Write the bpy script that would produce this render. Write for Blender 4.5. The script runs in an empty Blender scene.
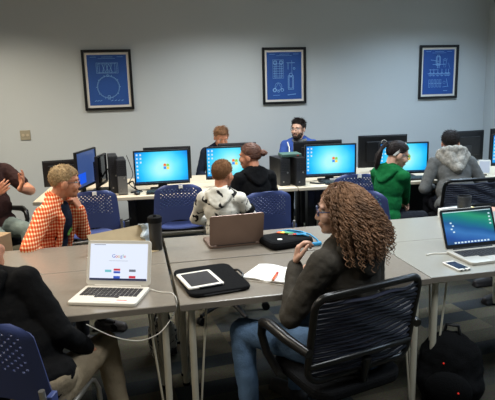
import bpy, bmesh, math, random
from mathutils import Vector as V, Matrix as M
random.seed(7)
C = bpy.context.scene.collection
PI = math.pi
def R(d): return math.radians(d)

# ------------------------------------------------------------------ materials
def lin(c):
    return tuple((x/12.92 if x <= .04045 else ((x+.055)/1.055)**2.4) for x in c)
def rgb(r, g, b): return lin((r/255, g/255, b/255)) + (1,)
def mat(name, col, rough=.6, metal=0, var=0, vscale=20, bump=0, bscale=60, spec=.5, sheen=0, alpha=None):
    m = bpy.data.materials.new(name); m.use_nodes = True
    nt = m.node_tree; b = nt.nodes['Principled BSDF']
    b.inputs['Base Color'].default_value = rgb(*col); b.inputs['Roughness'].default_value = rough
    b.inputs['Metallic'].default_value = metal; b.inputs['Specular IOR Level'].default_value = spec
    if sheen: b.inputs['Sheen Weight'].default_value = sheen
    tc = nt.nodes.new('ShaderNodeTexCoord')
    if var:
        n = nt.nodes.new('ShaderNodeTexNoise'); n.inputs['Scale'].default_value = vscale; n.inputs['Detail'].default_value = 4
        nt.links.new(tc.outputs['Object'], n.inputs['Vector'])
        r = nt.nodes.new('ShaderNodeValToRGB')
        c = rgb(*col)
        r.color_ramp.elements[0].position = .3; r.color_ramp.elements[1].position = .7
        r.color_ramp.elements[0].color = tuple(x*(1-var) for x in c[:3])+(1,)
        r.color_ramp.elements[1].color = tuple(min(1, x*(1+var)) for x in c[:3])+(1,)
        nt.links.new(n.outputs['Fac'], r.inputs['Fac']); nt.links.new(r.outputs['Color'], b.inputs['Base Color'])
    if bump:
        n2 = nt.nodes.new('ShaderNodeTexNoise'); n2.inputs['Scale'].default_value = bscale; n2.inputs['Detail'].default_value = 3
        nt.links.new(tc.outputs['Object'], n2.inputs['Vector'])
        bp = nt.nodes.new('ShaderNodeBump'); bp.inputs['Strength'].default_value = bump; bp.inputs['Distance'].default_value = .01
        nt.links.new(n2.outputs['Fac'], bp.inputs['Height']); nt.links.new(bp.outputs['Normal'], b.inputs['Normal'])
    return m
def emit(name, col, strength=1):
    m = bpy.data.materials.new(name); m.use_nodes = True
    nt = m.node_tree; b = nt.nodes['Principled BSDF']
    b.inputs['Base Color'].default_value = (0.01, .01, .01, 1); b.inputs['Roughness'].default_value = .3
    b.inputs['Emission Color'].default_value = rgb(*col); b.inputs['Emission Strength'].default_value = strength
    return m
def ramp(nt, stops):
    r = nt.nodes.new('ShaderNodeValToRGB'); e = r.color_ramp.elements
    while len(e) < len(stops): e.new(.5)
    for i, (p, c) in enumerate(stops): e[i].position = p; e[i].color = rgb(*c)
    return r
def screen_windows():
    m = emit('desktop_screen', (0, 0, 0), .95); nt = m.node_tree; b = nt.nodes['Principled BSDF']
    tc = nt.nodes.new('ShaderNodeTexCoord'); mp = nt.nodes.new('ShaderNodeMapping')
    mp.inputs['Location'].default_value = (-.02, 0, .02); mp.inputs['Scale'].default_value = (3.0, 0, 3.4)
    g = nt.nodes.new('ShaderNodeTexGradient'); g.gradient_type = 'SPHERICAL'
    nt.links.new(tc.outputs['Object'], mp.inputs['Vector']); nt.links.new(mp.outputs['Vector'], g.inputs['Vector'])
    n = nt.nodes.new('ShaderNodeTexNoise'); n.inputs['Scale'].default_value = 5
    nt.links.new(tc.outputs['Object'], n.inputs['Vector'])
    a = nt.nodes.new('ShaderNodeMath'); a.operation = 'MULTIPLY_ADD'; a.inputs[1].default_value = .25
    nt.links.new(n.outputs['Fac'], a.inputs[0]); nt.links.new(g.outputs['Fac'], a.inputs[2])
    r = ramp(nt, [(.1, (12, 98, 214)), (.28, (16, 150, 238)), (.48, (34, 196, 250)), (.72, (105, 232, 252)), (.95, (175, 248, 246))])
    nt.links.new(a.outputs[0], r.inputs['Fac']); nt.links.new(r.outputs['Color'], b.inputs['Emission Color'])
    return m
def screen_wave():
    m = emit('wave_screen', (0, 0, 0), .8); nt = m.node_tree; b = nt.nodes['Principled BSDF']
    tc = nt.nodes.new('ShaderNodeTexCoord'); mp = nt.nodes.new('ShaderNodeMapping')
    mp.inputs['Rotation'].default_value = (0, R(-14), 0)
    nt.links.new(tc.outputs['Object'], mp.inputs['Vector'])
    n = nt.nodes.new('ShaderNodeTexNoise'); n.inputs['Scale'].default_value = 6; n.inputs['Detail'].default_value = 2
    nt.links.new(mp.outputs['Vector'], n.inputs['Vector'])
    s = nt.nodes.new('ShaderNodeSeparateXYZ'); nt.links.new(mp.outputs['Vector'], s.inputs[0])
    a = nt.nodes.new('ShaderNodeMath'); a.operation = 'MULTIPLY_ADD'; a.inputs[1].default_value = .06
    nt.links.new(n.outputs['Fac'], a.inputs[0]); nt.links.new(s.outputs['Z'], a.inputs[2])
    d = nt.nodes.new('ShaderNodeMath'); d.operation = 'MULTIPLY_ADD'; d.inputs[1].default_value = 4.2; d.inputs[2].default_value = .42
    nt.links.new(a.outputs[0], d.inputs[0])
    r = ramp(nt, [(0, (40, 80, 120)), (.2, (34, 84, 165)), (.4, (60, 125, 195)), (.52, (30, 95, 160)), (.68, (20, 130, 135)), (.85, (40, 160, 120)), (1, (15, 85, 90))])
    nt.links.new(d.outputs[0], r.inputs['Fac']); nt.links.new(r.outputs['Color'], b.inputs['Emission Color'])
    return m
def plaid(name, c0, c1, c2, sx=.024):
    m = mat(name, c0, .9, bump=.3, bscale=25); nt = m.node_tree; b = nt.nodes['Principled BSDF']
    tc = nt.nodes.new('ShaderNodeTexCoord'); sp = nt.nodes.new('ShaderNodeSeparateXYZ'); nt.links.new(tc.outputs['Object'], sp.inputs[0])
    def stripe(sock_in, period, width):
        md = nt.nodes.new('ShaderNodeMath'); md.operation = 'PINGPONG'; md.inputs[1].default_value = period/2
        nt.links.new(sock_in, md.inputs[0])
        lt = nt.nodes.new('ShaderNodeMath'); lt.operation = 'LESS_THAN'; lt.inputs[1].default_value = width/2
        nt.links.new(md.outputs[0], lt.inputs[0]); return lt.outputs[0]
    add = nt.nodes.new('ShaderNodeMath'); add.operation = 'SUBTRACT'
    nt.links.new(sp.outputs['X'], add.inputs[0]); nt.links.new(sp.outputs['Y'], add.inputs[1])
    s1 = stripe(add.outputs[0], sx, sx*.42); s2 = stripe(sp.outputs['Z'], sx, sx*.42)
    m1 = nt.nodes.new('ShaderNodeMath'); m1.operation = 'ADD'; nt.links.new(s1, m1.inputs[0]); nt.links.new(s2, m1.inputs[1])
    m2 = nt.nodes.new('ShaderNodeMath'); m2.operation = 'MULTIPLY'; m2.inputs[1].default_value = .5; nt.links.new(m1.outputs[0], m2.inputs[0])
    r = ramp(nt, [(0, c0), (.5, c1), (1, c2)])
    nt.links.new(m2.outputs[0], r.inputs['Fac']); nt.links.new(r.outputs['Color'], b.inputs['Base Color'])
    return m
def blotch(name, c0, c1, scale=14, cut=.58):
    m = mat(name, c0, .9, bump=.3, bscale=30); nt = m.node_tree; b = nt.nodes['Principled BSDF']
    tc = nt.nodes.new('ShaderNodeTexCoord'); n = nt.nodes.new('ShaderNodeTexNoise'); n.inputs['Scale'].default_value = scale; n.inputs['Detail'].default_value = 2
    n.inputs['Distortion'].default_value = 1.2
    nt.links.new(tc.outputs['Object'], n.inputs['Vector'])
    r = ramp(nt, [(cut, c0), (cut+.03, c1)]); nt.links.new(n.outputs['Fac'], r.inputs['Fac']); nt.links.new(r.outputs['Color'], b.inputs['Base Color'])
    return m
def carpet():
    m = mat('carpet', (70, 66, 60), .95, bump=.6, bscale=250); nt = m.node_tree; b = nt.nodes['Principled BSDF']
    tc = nt.nodes.new('ShaderNodeTexCoord'); mp = nt.nodes.new('ShaderNodeMapping'); mp.inputs['Rotation'].default_value = (0, 0, R(-6))
    nt.links.new(tc.outputs['Object'], mp.inputs['Vector'])
    sn = nt.nodes.new('ShaderNodeVectorMath'); sn.operation = 'SNAP'; sn.inputs[1].default_value = (.46, .155, 10); nt.links.new(mp.outputs['Vector'], sn.inputs[0])
    wn = nt.nodes.new('ShaderNodeTexWhiteNoise'); nt.links.new(sn.outputs[0], wn.inputs['Vector'])
    br = ramp(nt, [(0, (108, 102, 86)), (.42, (90, 86, 74)), (.68, (62, 66, 68)), (.86, (78, 78, 72))]); br.color_ramp.interpolation = 'CONSTANT'
    nt.links.new(wn.outputs['Value'], br.inputs['Fac'])
    n = nt.nodes.new('ShaderNodeTexNoise'); n.inputs['Scale'].default_value = 90
    nt.links.new(tc.outputs['Object'], n.inputs['Vector'])
    mx = nt.nodes.new('ShaderNodeMix'); mx.data_type = 'RGBA'; mx.blend_type = 'MULTIPLY'; mx.inputs[0].default_value = .7
    nt.links.new(br.outputs['Color'], mx.inputs[6]); nt.links.new(n.outputs['Color'], mx.inputs[7])
    nt.links.new(mx.outputs[2], b.inputs['Base Color'])
    return m

MT = dict(
 wall=mat('wall_paint', (182, 185, 184), .85, bump=.12, bscale=140),
 ceil=mat('ceiling_tile', (205, 205, 200), .9, bump=.3, bscale=90),
 carpet=carpet(),
 trim=mat('dark_base', (45, 45, 48), .6),
 table=mat('table_laminate', (132, 123, 111), .2, var=.04, vscale=60, spec=.85),
 tablelight=mat('pale_table_laminate', (146, 142, 131), .28, var=.03, vscale=60),
 edge=mat('table_edge', (122, 113, 102), .45),
 legmetal=mat('leg_paint', (202, 194, 174), .4, .1),
 desk=mat('desk_laminate', (205, 190, 165), .45, var=.03, vscale=30),
 deskedge=mat('desk_edge', (180, 165, 140), .5),
 black=mat('black_plastic', (18, 18, 20), .42),
 blackm=mat('black_matte', (16, 16, 17), .75),
 gloss=mat('black_gloss', (20, 18, 16), .28),
 dark=mat('dark_grey_plastic', (42, 42, 44), .5),
 grey=mat('grey_plastic', (110, 108, 104), .45),
 silver=mat('silver', (190, 186, 178), .32, .85),
 chrome=mat('chrome', (205, 205, 205), .18, 1),
 alu=mat('aluminium_shell', (196, 190, 178), .4, .35),
 white=mat('white_plastic', (222, 216, 204), .4),
 paper=mat('paper', (232, 228, 220), .85),
 key=mat('dark_keys', (38, 34, 33), .5),
 bluechair=mat('blue_polymer', (64, 76, 124), .4, bump=.1, bscale=200),
 chairslat=mat('navy_webbing', (22, 24, 44), .55),
 brown=mat('brown_brushed_lid', (120, 97, 84), .38, .45, var=.08, vscale=8),
 fabric_black=mat('black_fabric', (17, 17, 18), .95, bump=.5, bscale=150),
 tan=mat('tan_card', (176, 156, 122), .8, var=.05),
 plasticbag=mat('pale_plastic_film', (196, 206, 212), .3, bump=1, bscale=25),
 orange=mat('orange_plastic', (225, 95, 35), .45),
 cyan=mat('cyan_cord', (28, 128, 172), .5),
 red=mat('red_print', (190, 50, 40), .6),
 yellow=mat('yellow_print', (226, 196, 70), .6),
 greenp=mat('green_print', (70, 150, 90), .6),
 frame=mat('picture_frame_black', (14, 14, 16), .35),
 matb=mat('picture_mat', (216, 208, 196), .85),
 blueprint=mat('blueprint_blue', (26, 72, 142), .6, var=.06, vscale=6),
 ink=mat('blueprint_ink', (130, 172, 215), .7),
 plate=mat('wall_plate', (150, 140, 118), .5),
 glass_lens=mat('dark_lens', (40, 45, 55), .1),
 brownbox=mat('brown_board', (150, 124, 92), .85),
 screen=screen_windows(), wave=screen_wave(),
 off=mat('unlit_screen', (14, 14, 18), .12),
 tablet=mat('tablet_glass', (62, 60, 62), .12),
 page=emit('web_page', (226, 234, 250), .95),
 bar=emit('task_bar', (40, 50, 90), .6), logo_r=emit('logo_red', (240, 110, 50), 1), logo_g=emit('logo_green', (140, 210, 80), 1),
 logo_b=emit('logo_blue', (60, 140, 235), 1), logo_y=emit('logo_yellow', (252, 216, 80), 1), icon=emit('icon_white', (210, 235, 245), .9),
 pg_r=emit('page_red', (215, 50, 70), .8), pg_b=emit('page_blue', (50, 90, 200), .8), pg_g=emit('page_green', (50, 150, 90), .8), pg_grey=emit('page_grey', (120, 125, 140), .8),
 pg_c=emit('page_cyan', (120, 205, 215), .8), pg_y=emit('page_yellow', (225, 180, 50), .8), led=emit('red_led', (235, 40, 20), .6), blue_glow=emit('blue_window', (20, 90, 235), .9),
 dimscreen=emit('dim_blue_screen', (58, 84, 140), .8), tabpage=emit('tablet_page', (190, 205, 225), .75),
 skin=mat('skin', (202, 150, 122), .55, var=.05, vscale=30), skin2=mat('warm_skin', (196, 132, 100), .55, var=.05, vscale=30),
 skin3=mat('fair_skin', (214, 166, 140), .55, var=.04, vscale=30),
 lips=mat('lip', (168, 96, 84), .5), eyew=mat('eye_white', (220, 215, 205), .25), iris=mat('iris', (45, 35, 30), .2),
 hair_brown=mat('brown_hair', (74, 46, 30), .6, var=.4, vscale=45, bump=.8, bscale=70),
 hair_red=mat('auburn_hair', (92, 52, 30), .55, var=.35, vscale=40, bump=.8, bscale=60),
 hair_dark=mat('dark_hair', (34, 25, 21), .6, spec=.25, var=.3, vscale=45, bump=.8, bscale=70),
 hair_curl=mat('curly_brown_hair', (132, 98, 72), .6, var=.45, vscale=14, spec=.25),
 hair_core=mat('curly_hair_core', (88, 60, 42), .8, bump=1, bscale=50),
 hair_blond=mat('dull_blond_hair', (166, 138, 98), .65, var=.3, vscale=50, bump=.9, bscale=80),
 hair_buzz=mat('buzzed_brown_hair', (120, 84, 56), .8, var=.3, vscale=120, bump=.8, bscale=160),
 hair_ginger=mat('light_brown_hair', (132, 92, 58), .6, var=.35, vscale=45, bump=.8, bscale=70),
 beard=mat('dark_beard', (46, 32, 26), .8, var=.3, vscale=90),
 plaid=plaid('orange_plaid_cloth', (200, 66, 32), (232, 134, 88), (248, 222, 184)),
 navy=mat('navy_cloth', (26, 32, 46), .9, bump=.3), tee_brown=mat('dark_brown_cloth', (52, 34, 32), .9, bump=.3),
 jeans_grey=mat('washed_denim', (112, 122, 116), .9, var=.14, vscale=9, bump=.4, bscale=120),
 jeans=mat('blue_denim', (90, 114, 142), .9, var=.16, vscale=10, bump=.4, bscale=120),
 khaki=mat('khaki_cloth', (150, 134, 110), .9, var=.08, vscale=10, bump=.3),
 blackcloth=mat('black_cloth', (17, 17, 18), .92, bump=.35, bscale=40),
 charcoal=mat('charcoal_cloth', (70, 65, 58), .92, var=.1, vscale=40, bump=.35, bscale=40),
 star=blotch('white_cloth_with_black_print', (212, 206, 192), (38, 36, 36), 13, .6),
 bluehood=mat('blue_cloth', (58, 84, 150), .9, bump=.3), greytee=mat('grey_cloth', (112, 112, 110), .9, var=.08, vscale=60, bump=.3),
 green=mat('green_cloth', (20, 96, 50), .9, var=.1, vscale=12, bump=.35, bscale=35),
 grey_jacket=mat('grey_jacket_cloth', (96, 94, 90), .9, var=.12, vscale=30, bump=.4, bscale=35),
 heather=mat('heather_cloth', (150, 142, 130), .95, var=.3, vscale=55, bump=.5, bscale=50),
 darkcloth=mat('dark_trousers', (34, 34, 38), .9, bump=.3), shoe=mat('shoe_leather', (44, 40, 40), .6), shoe_pat=blotch('patterned_shoe', (170, 166, 156), (50, 50, 52), 22, .52),
 band=mat('pale_headband', (190, 186, 176), .7), glassframe=mat('glasses_frame', (26, 24, 30), .3), blueframe=mat('blue_glasses_frame', (40, 56, 100), .3),
)

for k_ in ('fabric_black', 'navy', 'tee_brown', 'jeans_grey', 'jeans', 'khaki', 'blackcloth', 'charcoal', 'star', 'bluehood', 'greytee', 'green', 'grey_jacket', 'heather', 'darkcloth', 'plaid', 'carpet', 'blackm', 'hair_core', 'hair_buzz'):
    MT[k_].node_tree.nodes['Principled BSDF'].inputs['Specular IOR Level'].default_value = .12
# ------------------------------------------------------------------ mesh builder
class MB:
    def __init__(s, m=None): s.v = []; s.f = []; s.fm = []; s.mats = []; s.mi = 0; s.m = m or M.Identity(4)
    def use(s, mt):
        if mt not in s.mats: s.mats.append(mt)
        s.mi = s.mats.index(mt); return s
    def add(s, vs, fs):
        o = len(s.v); s.v += [tuple(s.m @ V(v)) for v in vs]
        for f in fs: s.f.append([i+o for i in f]); s.fm.append(s.mi)
        return s
    def box(s, c, d, rot=None):
        x, y, z = (k/2 for k in d); c = V(c)
        vs = [V((a*x, b*y, e*z)) for e in (-1, 1) for b in (-1, 1) for a in (-1, 1)]
        if rot is not None: vs = [rot @ v for v in vs]
        return s.add([v+c for v in vs], [(0, 2, 3, 1), (4, 5, 7, 6), (0, 1, 5, 4), (2, 6, 7, 3), (0, 4, 6, 2), (1, 3, 7, 5)])
    def prism(s, pts, a, b, axis='z'):
        n = len(pts)
        def mk(p, h): return {'z': (p[0], p[1], h), 'y': (p[0], h, p[1]), 'x': (h, p[0], p[1])}[axis]
        vs = [mk(p, a) for p in pts]+[mk(p, b) for p in pts]
        fl = [(i, (i+1) % n, n+(i+1) % n, n+i) for i in range(n)]
        return s.add(vs, fl+[tuple(range(n-1, -1, -1)), tuple(range(n, 2*n))])
    def tube(s, pts, r, n=8, closed=False):
        pts = [V(p) for p in pts]; k = len(pts)
        rs = r if isinstance(r, (list, tuple)) else [r]*k
        vs = []; up = None
        for i, p in enumerate(pts):
            if closed: t = pts[(i+1) % k]-pts[i-1]
            else: t = pts[min(i+1, k-1)]-pts[max(i-1, 0)]
            t = t.normalized() if t.length > 1e-9 else V((0, 0, 1))
            if up is None:
                up = V((0, 0, 1)) if abs(t.z) < .9 else V((1, 0, 0))
            a = t.cross(up)
            if a.length < 1e-6: a = t.orthogonal()
            a.normalize(); b = a.cross(t).normalized(); up = b
            vs += [p+(a*math.cos(2*PI*j/n)+b*math.sin(2*PI*j/n))*rs[i] for j in range(n)]
        fs = [(i*n+j, i*n+(j+1) % n, ((i+1) % k)*n+(j+1) % n, ((i+1) % k)*n+j) for i in range(k if closed else k-1) for j in range(n)]
        if not closed: fs += [tuple(range(n-1, -1, -1)), tuple(range((k-1)*n, k*n))]
        return s.add(vs, fs)
    def cyl(s, p0, p1, r0, r1=None, n=14): return s.tube([p0, p1], [r0, r1 if r1 is not None else r0], n)
    def lathe(s, prof, c=(0, 0, 0), n=20):
        c = V(c); k = len(prof)
        vs = [c+V((r*math.cos(2*PI*j/n), r*math.sin(2*PI*j/n), z)) for r, z in prof for j in range(n)]
        fs = [(i*n+j, i*n+(j+1) % n, (i+1)*n+(j+1) % n, (i+1)*n+j) for i in range(k-1) for j in range(n)]
        return s.add(vs, fs+[tuple(range(n-1, -1, -1)), tuple(range((k-1)*n, k*n))])
    def ell(s, c, r, rot=None, nu=16, nv=10):
        c = V(c); r = (r, r, r) if not isinstance(r, (tuple, list)) else r
        vs = [V((0, 0, -r[2]))]+[V((r[0]*math.cos(2*PI*j/nu)*math.sin(PI*i/nv), r[1]*math.sin(2*PI*j/nu)*math.sin(PI*i/nv), -r[2]*math.cos(PI*i/nv))) for i in range(1, nv) for j in range(nu)]+[V((0, 0, r[2]))]
        if rot is not None: vs = [rot @ v for v in vs]
        fs = [(0, 1+(j+1) % nu, 1+j) for j in range(nu)]
        fs += [(1+i*nu+j, 1+i*nu+(j+1) % nu, 1+(i+1)*nu+(j+1) % nu, 1+(i+1)*nu+j) for i in range(nv-2) for j in range(nu)]
        e = len(vs)-1; b = 1+(nv-2)*nu
        return s.add([v+c for v in vs], fs+[(b+j, b+(j+1) % nu, e) for j in range(nu)])
    def cap(s, p0, r0, p1, r1, n=12):
        p0, p1 = V(p0), V(p1); d = p1-p0; L = d.length
        if L < 1e-5: return s.ell(p0, max(r0, r1))
        d /= L; pts = []; rs = []
        for k in range(5):
            a = -PI/2+k*PI/8*1.0
            pts.append(p0+d*(r0*math.sin(a))); rs.append(max(r0*math.cos(a), 1e-4))
        for k in range(5):
            a = k*PI/8
            pts.append(p1+d*(r1*math.sin(a))); rs.append(max(r1*math.cos(a), 1e-4))
        return s.tube(pts, rs, n)
    def sheet(s, fn, nu, nv, th, hole=None):
        # curved panel: fn(u,v)->point; hole(i,j)->True punches a slot through that cell; th = thickness
        P = [[V(fn(i/nu, j/nv)) for j in range(nv+1)] for i in range(nu+1)]
        def nrm(i, j):
            a = P[min(i+1, nu)][j]-P[max(i-1, 0)][j]; b = P[i][min(j+1, nv)]-P[i][max(j-1, 0)]
            n = a.cross(b); return n.normalized() if n.length > 1e-9 else V((0, 0, 1))
        W = nv+1; vs = []; fs = []
        for sd in (0, 1):
            for i in range(nu+1):
                for j in range(nv+1): vs.append(P[i][j]+nrm(i, j)*(th/2 if sd == 0 else -th/2))
        B = (nu+1)*W
        for i in range(nu):
            for j in range(nv):
                q = (i*W+j, (i+1)*W+j, (i+1)*W+j+1, i*W+j+1)
                if hole and hole(i, j):
                    top = []; 
                    c0 = sum((vs[k] for k in q), V())/4; c1 = sum((vs[k+B] for k in q), V())/4
                    o = len(vs)
                    vs += [c0+(vs[k]-c0)*.62 for k in q]+[c1+(vs[k+B]-c1)*.62 for k in q]
                    for a in range(4):
                        b = (a+1) % 4
                        fs.append((q[a], q[b], o+b, o+a)); fs.append((q[b]+B, q[a]+B, o+4+a, o+4+b)); fs.append((o+a, o+b, o+4+b, o+4+a))
                else:
                    fs.append(q); fs.append(tuple(k+B for k in reversed(q)))
        for i in range(nu):
            fs.append((i*W, i*W+B, (i+1)*W+B, (i+1)*W)); fs.append((i*W+nv, (i+1)*W+nv, (i+1)*W+nv+B, i*W+nv+B))
        for j in range(nv):
            fs.append((j, j+1, j+1+B, j+B)); a = nu*W+j; fs.append((a, a+B, a+1+B, a+1))
        return s.add(vs, fs)
def rrect(w, h, r, n=5, cx=0, cy=0):
    o = []
    for sx, sy, a0 in ((1, 1, 0), (-1, 1, 90), (-1, -1, 180), (1, -1, 270)):
        for k in range(n+1):
            a = R(a0+90*k/n); o.append((cx+sx*(w/2-r)+r*math.cos(a), cy+sy*(h/2-r)+r*math.sin(a)))
    return o
def obj(name, mb, mt=None, parent=None, smooth=False, bevel=0, loc=None, rz=None, sub=0):
    me = bpy.data.meshes.new(name); me.from_pydata([tuple(v) for v in mb.v], [], mb.f)
    ms = mb.mats or [mt]
    for x in ms: me.materials.append(MT[x] if isinstance(x, str) else x)
    if mb.mats: me.polygons.foreach_set('material_index', mb.fm)
    bm = bmesh.new(); bm.from_mesh(me); bmesh.ops.recalc_face_normals(bm, faces=bm.faces); bm.to_mesh(me); bm.free()
    if smooth:
        me.polygons.foreach_set('use_smooth', [True]*len(me.polygons))
        me.set_sharp_from_angle(angle=R(45))
    o = bpy.data.objects.new(name, me); C.objects.link(o)
    if parent: o.parent = parent
    if loc: o.location = loc
    if rz is not None: o.rotation_euler.z = rz
    if bevel:
        b = o.modifiers.new('bevel', 'BEVEL'); b.width = bevel; b.segments = 2; b.limit_method = 'ANGLE'; b.angle_limit = R(40)
    if sub:
        b = o.modifiers.new('sub', 'SUBSURF'); b.levels = b.render_levels = sub
    return o
def tag(o, label, cat, group=None):
    o['label'] = label; o['category'] = cat
    if group: o['group'] = group
    return o
def thing(name, label, cat, loc=(0, 0, 0), rz=0, group=None):
    o = bpy.data.objects.new(name, None); o.empty_display_size = .1; C.objects.link(o); o.location = loc; o.rotation_euler.z = rz
    return tag(o, label, cat, group)
def struct(name, mb, mt):
    o = obj(name, mb, mt); o['kind'] = 'structure'; return o
KIDS = {}
def dup(src, loc, rz, label, cat=None, group=None):
    def cp(o, par):
        c = o.copy(); C.objects.link(c); c.parent = par
        for k in list(o.children): cp(k, c)
        return c
    r = cp(src, None); r.location = loc; r.rotation_euler.z = rz; r['label'] = label
    if cat: r['category'] = cat
    if group: r['group'] = group
    return r
def text_mesh(txt, size, mt, mb, place):
    cu = bpy.data.curves.new('t', 'FONT'); cu.body = txt; cu.size = size; cu.align_x = 'CENTER'; cu.extrude = .0004
    o = bpy.data.objects.new('t', cu); C.objects.link(o)
    dg = bpy.context.evaluated_depsgraph_get(); me = o.evaluated_get(dg).to_mesh()
    vs = [place(v.co) for v in me.vertices]; fs = [tuple(p.vertices) for p in me.polygons]
    mb.use(mt).add(vs, fs); o.evaluated_get(dg).to_mesh_clear()
    bpy.data.objects.remove(o); bpy.data.curves.remove(cu)

# ------------------------------------------------------------------ people
def two_bone(a, t, l1, l2, hint):
    d = t-a; L = min(d.length, (l1+l2)*.995); L = max(L, abs(l1-l2)+.01); d.normalize(); e = a+d*L
    x = (l1*l1-l2*l2+L*L)/(2*L); h = math.sqrt(max(l1*l1-x*x, 0))
    p = V(hint)-d*V(hint).dot(d); p.normalize()
    return a+d*x+p*h, e
def remesh(name, mb, mt, parent, vox, smooth=4, wrinkle=0, wscale=.08):
    me = bpy.data.meshes.new('tmp'); me.from_pydata([tuple(v) for v in mb.v], [], mb.f)
    bm = bmesh.new(); bm.from_mesh(me); bmesh.ops.recalc_face_normals(bm, faces=bm.faces); bm.to_mesh(me); bm.free()
    o = bpy.data.objects.new('tmp', me); C.objects.link(o)
    r = o.modifiers.new('r', 'REMESH'); r.mode = 'VOXEL'; r.voxel_size = vox; r.use_smooth_shade = True
    s = o.modifiers.new('s', 'SMOOTH'); s.factor = .5; s.iterations = smooth
    if wrinkle:
        t = bpy.data.textures.get('wr%g' % wscale) or bpy.data.textures.new('wr%g' % wscale, 'CLOUDS'); t.noise_scale = wscale; t.noise_depth = 2
        d = o.modifiers.new('d', 'DISPLACE'); d.texture = t; d.strength = wrinkle; d.mid_level = .45; d.texture_coords = 'LOCAL'
    dg = bpy.context.evaluated_depsgraph_get()
    nm = bpy.data.meshes.new_from_object(o.evaluated_get(dg)); nm.name = name
    bpy.data.objects.remove(o); bpy.data.meshes.remove(me)
    nm.materials.clear(); nm.materials.append(MT[mt])
    nm.polygons.foreach_set('use_smooth', [True]*len(nm.polygons))
    q = bpy.data.objects.new(name, nm); C.objects.link(q); q.parent = parent
    return q
def basis(fwd, up):
    y = V(fwd).normalized(); x = y.cross(V(up)).normalized(); z = x.cross(y)
    return M((x, y, z)).transposed()
def person(label, loc, head_deg, s=1., lean=5, side=0, twist=0, hyaw=0, hpitch=5, hroll=0, skin='skin', top='navy', sleeve='long', bottom='darkcloth',
           hand_l=None, hand_r=None, elb_l=(-.6, -.5, -1), elb_r=(.6, -.5, -1), knee_l=None, knee_r=None, ank_l=None, ank_r=None,
           hair='short', hairmat='hair_brown', glasses=None, vox=.0065, curl=(35, 35), hd_l=None, hd_r=None, pn_l=None, pn_r=None,
           hood=None, hoodmat=None, fat=1., shoes='shoe', beard=False, seat=.45, hs=None, extra=None, lips='lips', neckfwd=0):
    hs = hs or (s*.35+.65)
    root = thing('person', label, 'person', (loc[0], loc[1], 0), R(head_deg))
    P = V((0, 0, seat+.108*s))
    Rm = M.Rotation(R(side), 3, 'Y') @ M.Rotation(R(-lean), 3, 'X')
    sp = Rm @ V((0, 0, 1)); Tw = M.Rotation(R(twist), 3, sp) @ Rm; rx = Tw @ V((1, 0, 0)); fy = Tw @ V((0, 1, 0))
    S = lambda k, x=0, y=0: P+sp*(k*s)+rx*(x*s)+fy*(y*s)
    sh = {-1: S(.455, -.175), 1: S(.455, .175)}
    nb = S(.50, 0, -.01)
    Hb = M.Rotation(R(hyaw), 3, 'Z') @ Tw @ M.Rotation(R(lean*.8), 3, 'X') @ M.Rotation(R(-hpitch), 3, 'X') @ M.Rotation(R(hroll), 3, 'Y')
    H = S(.575, 0, .015+neckfwd)+Hb @ V((0, .022, .088))*hs
    HP = lambda x, y, z: H+Hb @ V((x, y, z))*hs
    # limbs
    el = {}; wr = {}; kn = {}; an = {}
    for sd, ht, hint in ((-1, hand_l, elb_l), (1, hand_r, elb_r)):
        t = V(ht) if ht is not None else P+V((sd*.15, .33, .14))*s
        el[sd], wr[sd] = two_bone(sh[sd], t, .285*s, .255*s, hint)
    hipj = {-1: P+V((-.09*s, 0, -.01)), 1: P+V((.09*s, 0, -.01))}
    for sd, k, a in ((-1, knee_l, ank_l), (1, knee_r, ank_r)):
        kn[sd] = V(k) if k is not None else hipj[sd]+V((sd*.05, .43, -.01))*s
        an[sd] = V(a) if a is not None else V((kn[sd].x, kn[sd].y-.02, .085))
    def torso(mb, g, arms='long', cut=1.):
        f = fat
        mb.ell(S(.02), (.175*s*f+g, .125*s*f+g, .125*s+g), Rm)
        mb.ell(S(.17, 0, .01), (.15*s*f+g, .122*s*f+g, .17*s), Tw)
        mb.ell(S(.34, 0, .0), (.165*s+g, .118*s+g, .165*s+g), Tw)
        mb.cap(S(.445, -.14), .066*s+g, S(.445, .14), .066*s+g)
        for sd in (-1, 1):
            mb.cap(S(.535, sd*.02, -.01), .05*s+g, S(.47, sd*.13), .052*s+g)
            if arms in ('long', 'short'):
                if arms == 'short':
                    mid = sh[sd].lerp(el[sd], .62); mb.cap(sh[sd], .062*s+g, mid, .056*s+g*1.4)
                else:
                    mb.cap(sh[sd], .06*s+g, el[sd], .047*s+g); mb.cap(el[sd], .047*s+g, el[sd].lerp(wr[sd], .96), .033*s+g)
    def headp(mb):
        e = lambda c, r: mb.ell(HP(*c), tuple(k*hs for k in r), Hb)
        c_ = lambda a, ra, b, rb: mb.cap(HP(*a), ra*hs, HP(*b), rb*hs)
        e((0, -.012, .028), (.074, .095, .085)); e((0, .03, -.03), (.06, .06, .083)); e((0, .045, -.078), (.044, .042, .035)); e((0, .068, -.094), (.021, .019, .017))
        c_((0, .084, .008), .0085, (0, .1, -.029), .0115); e((.011, .092, -.033), (.009, .01, .008)); e((-.011, .092, -.033), (.009, .01, .008))
        c_((-.04, .074, .026), .011, (.04, .074, .026), .011); e((.038, .062, -.03), (.026, .026, .028)); e((-.038, .062, -.03), (.026, .026, .028))
        c_((-.017, .084, -.06), .009, (.017, .084, -.06), .009); c_((-.013, .083, -.07), .009, (.013, .083, -.07), .009)
        for q in (-1, 1): mb.ell(HP(q*.077, -.008, -.012), (.011*hs, .024*hs, .034*hs), Hb @ M.Rotation(R(-15), 3, 'X'))
        mb.cap(nb, .058*s, HP(0, -.025, -.05), .054*hs)
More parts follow.
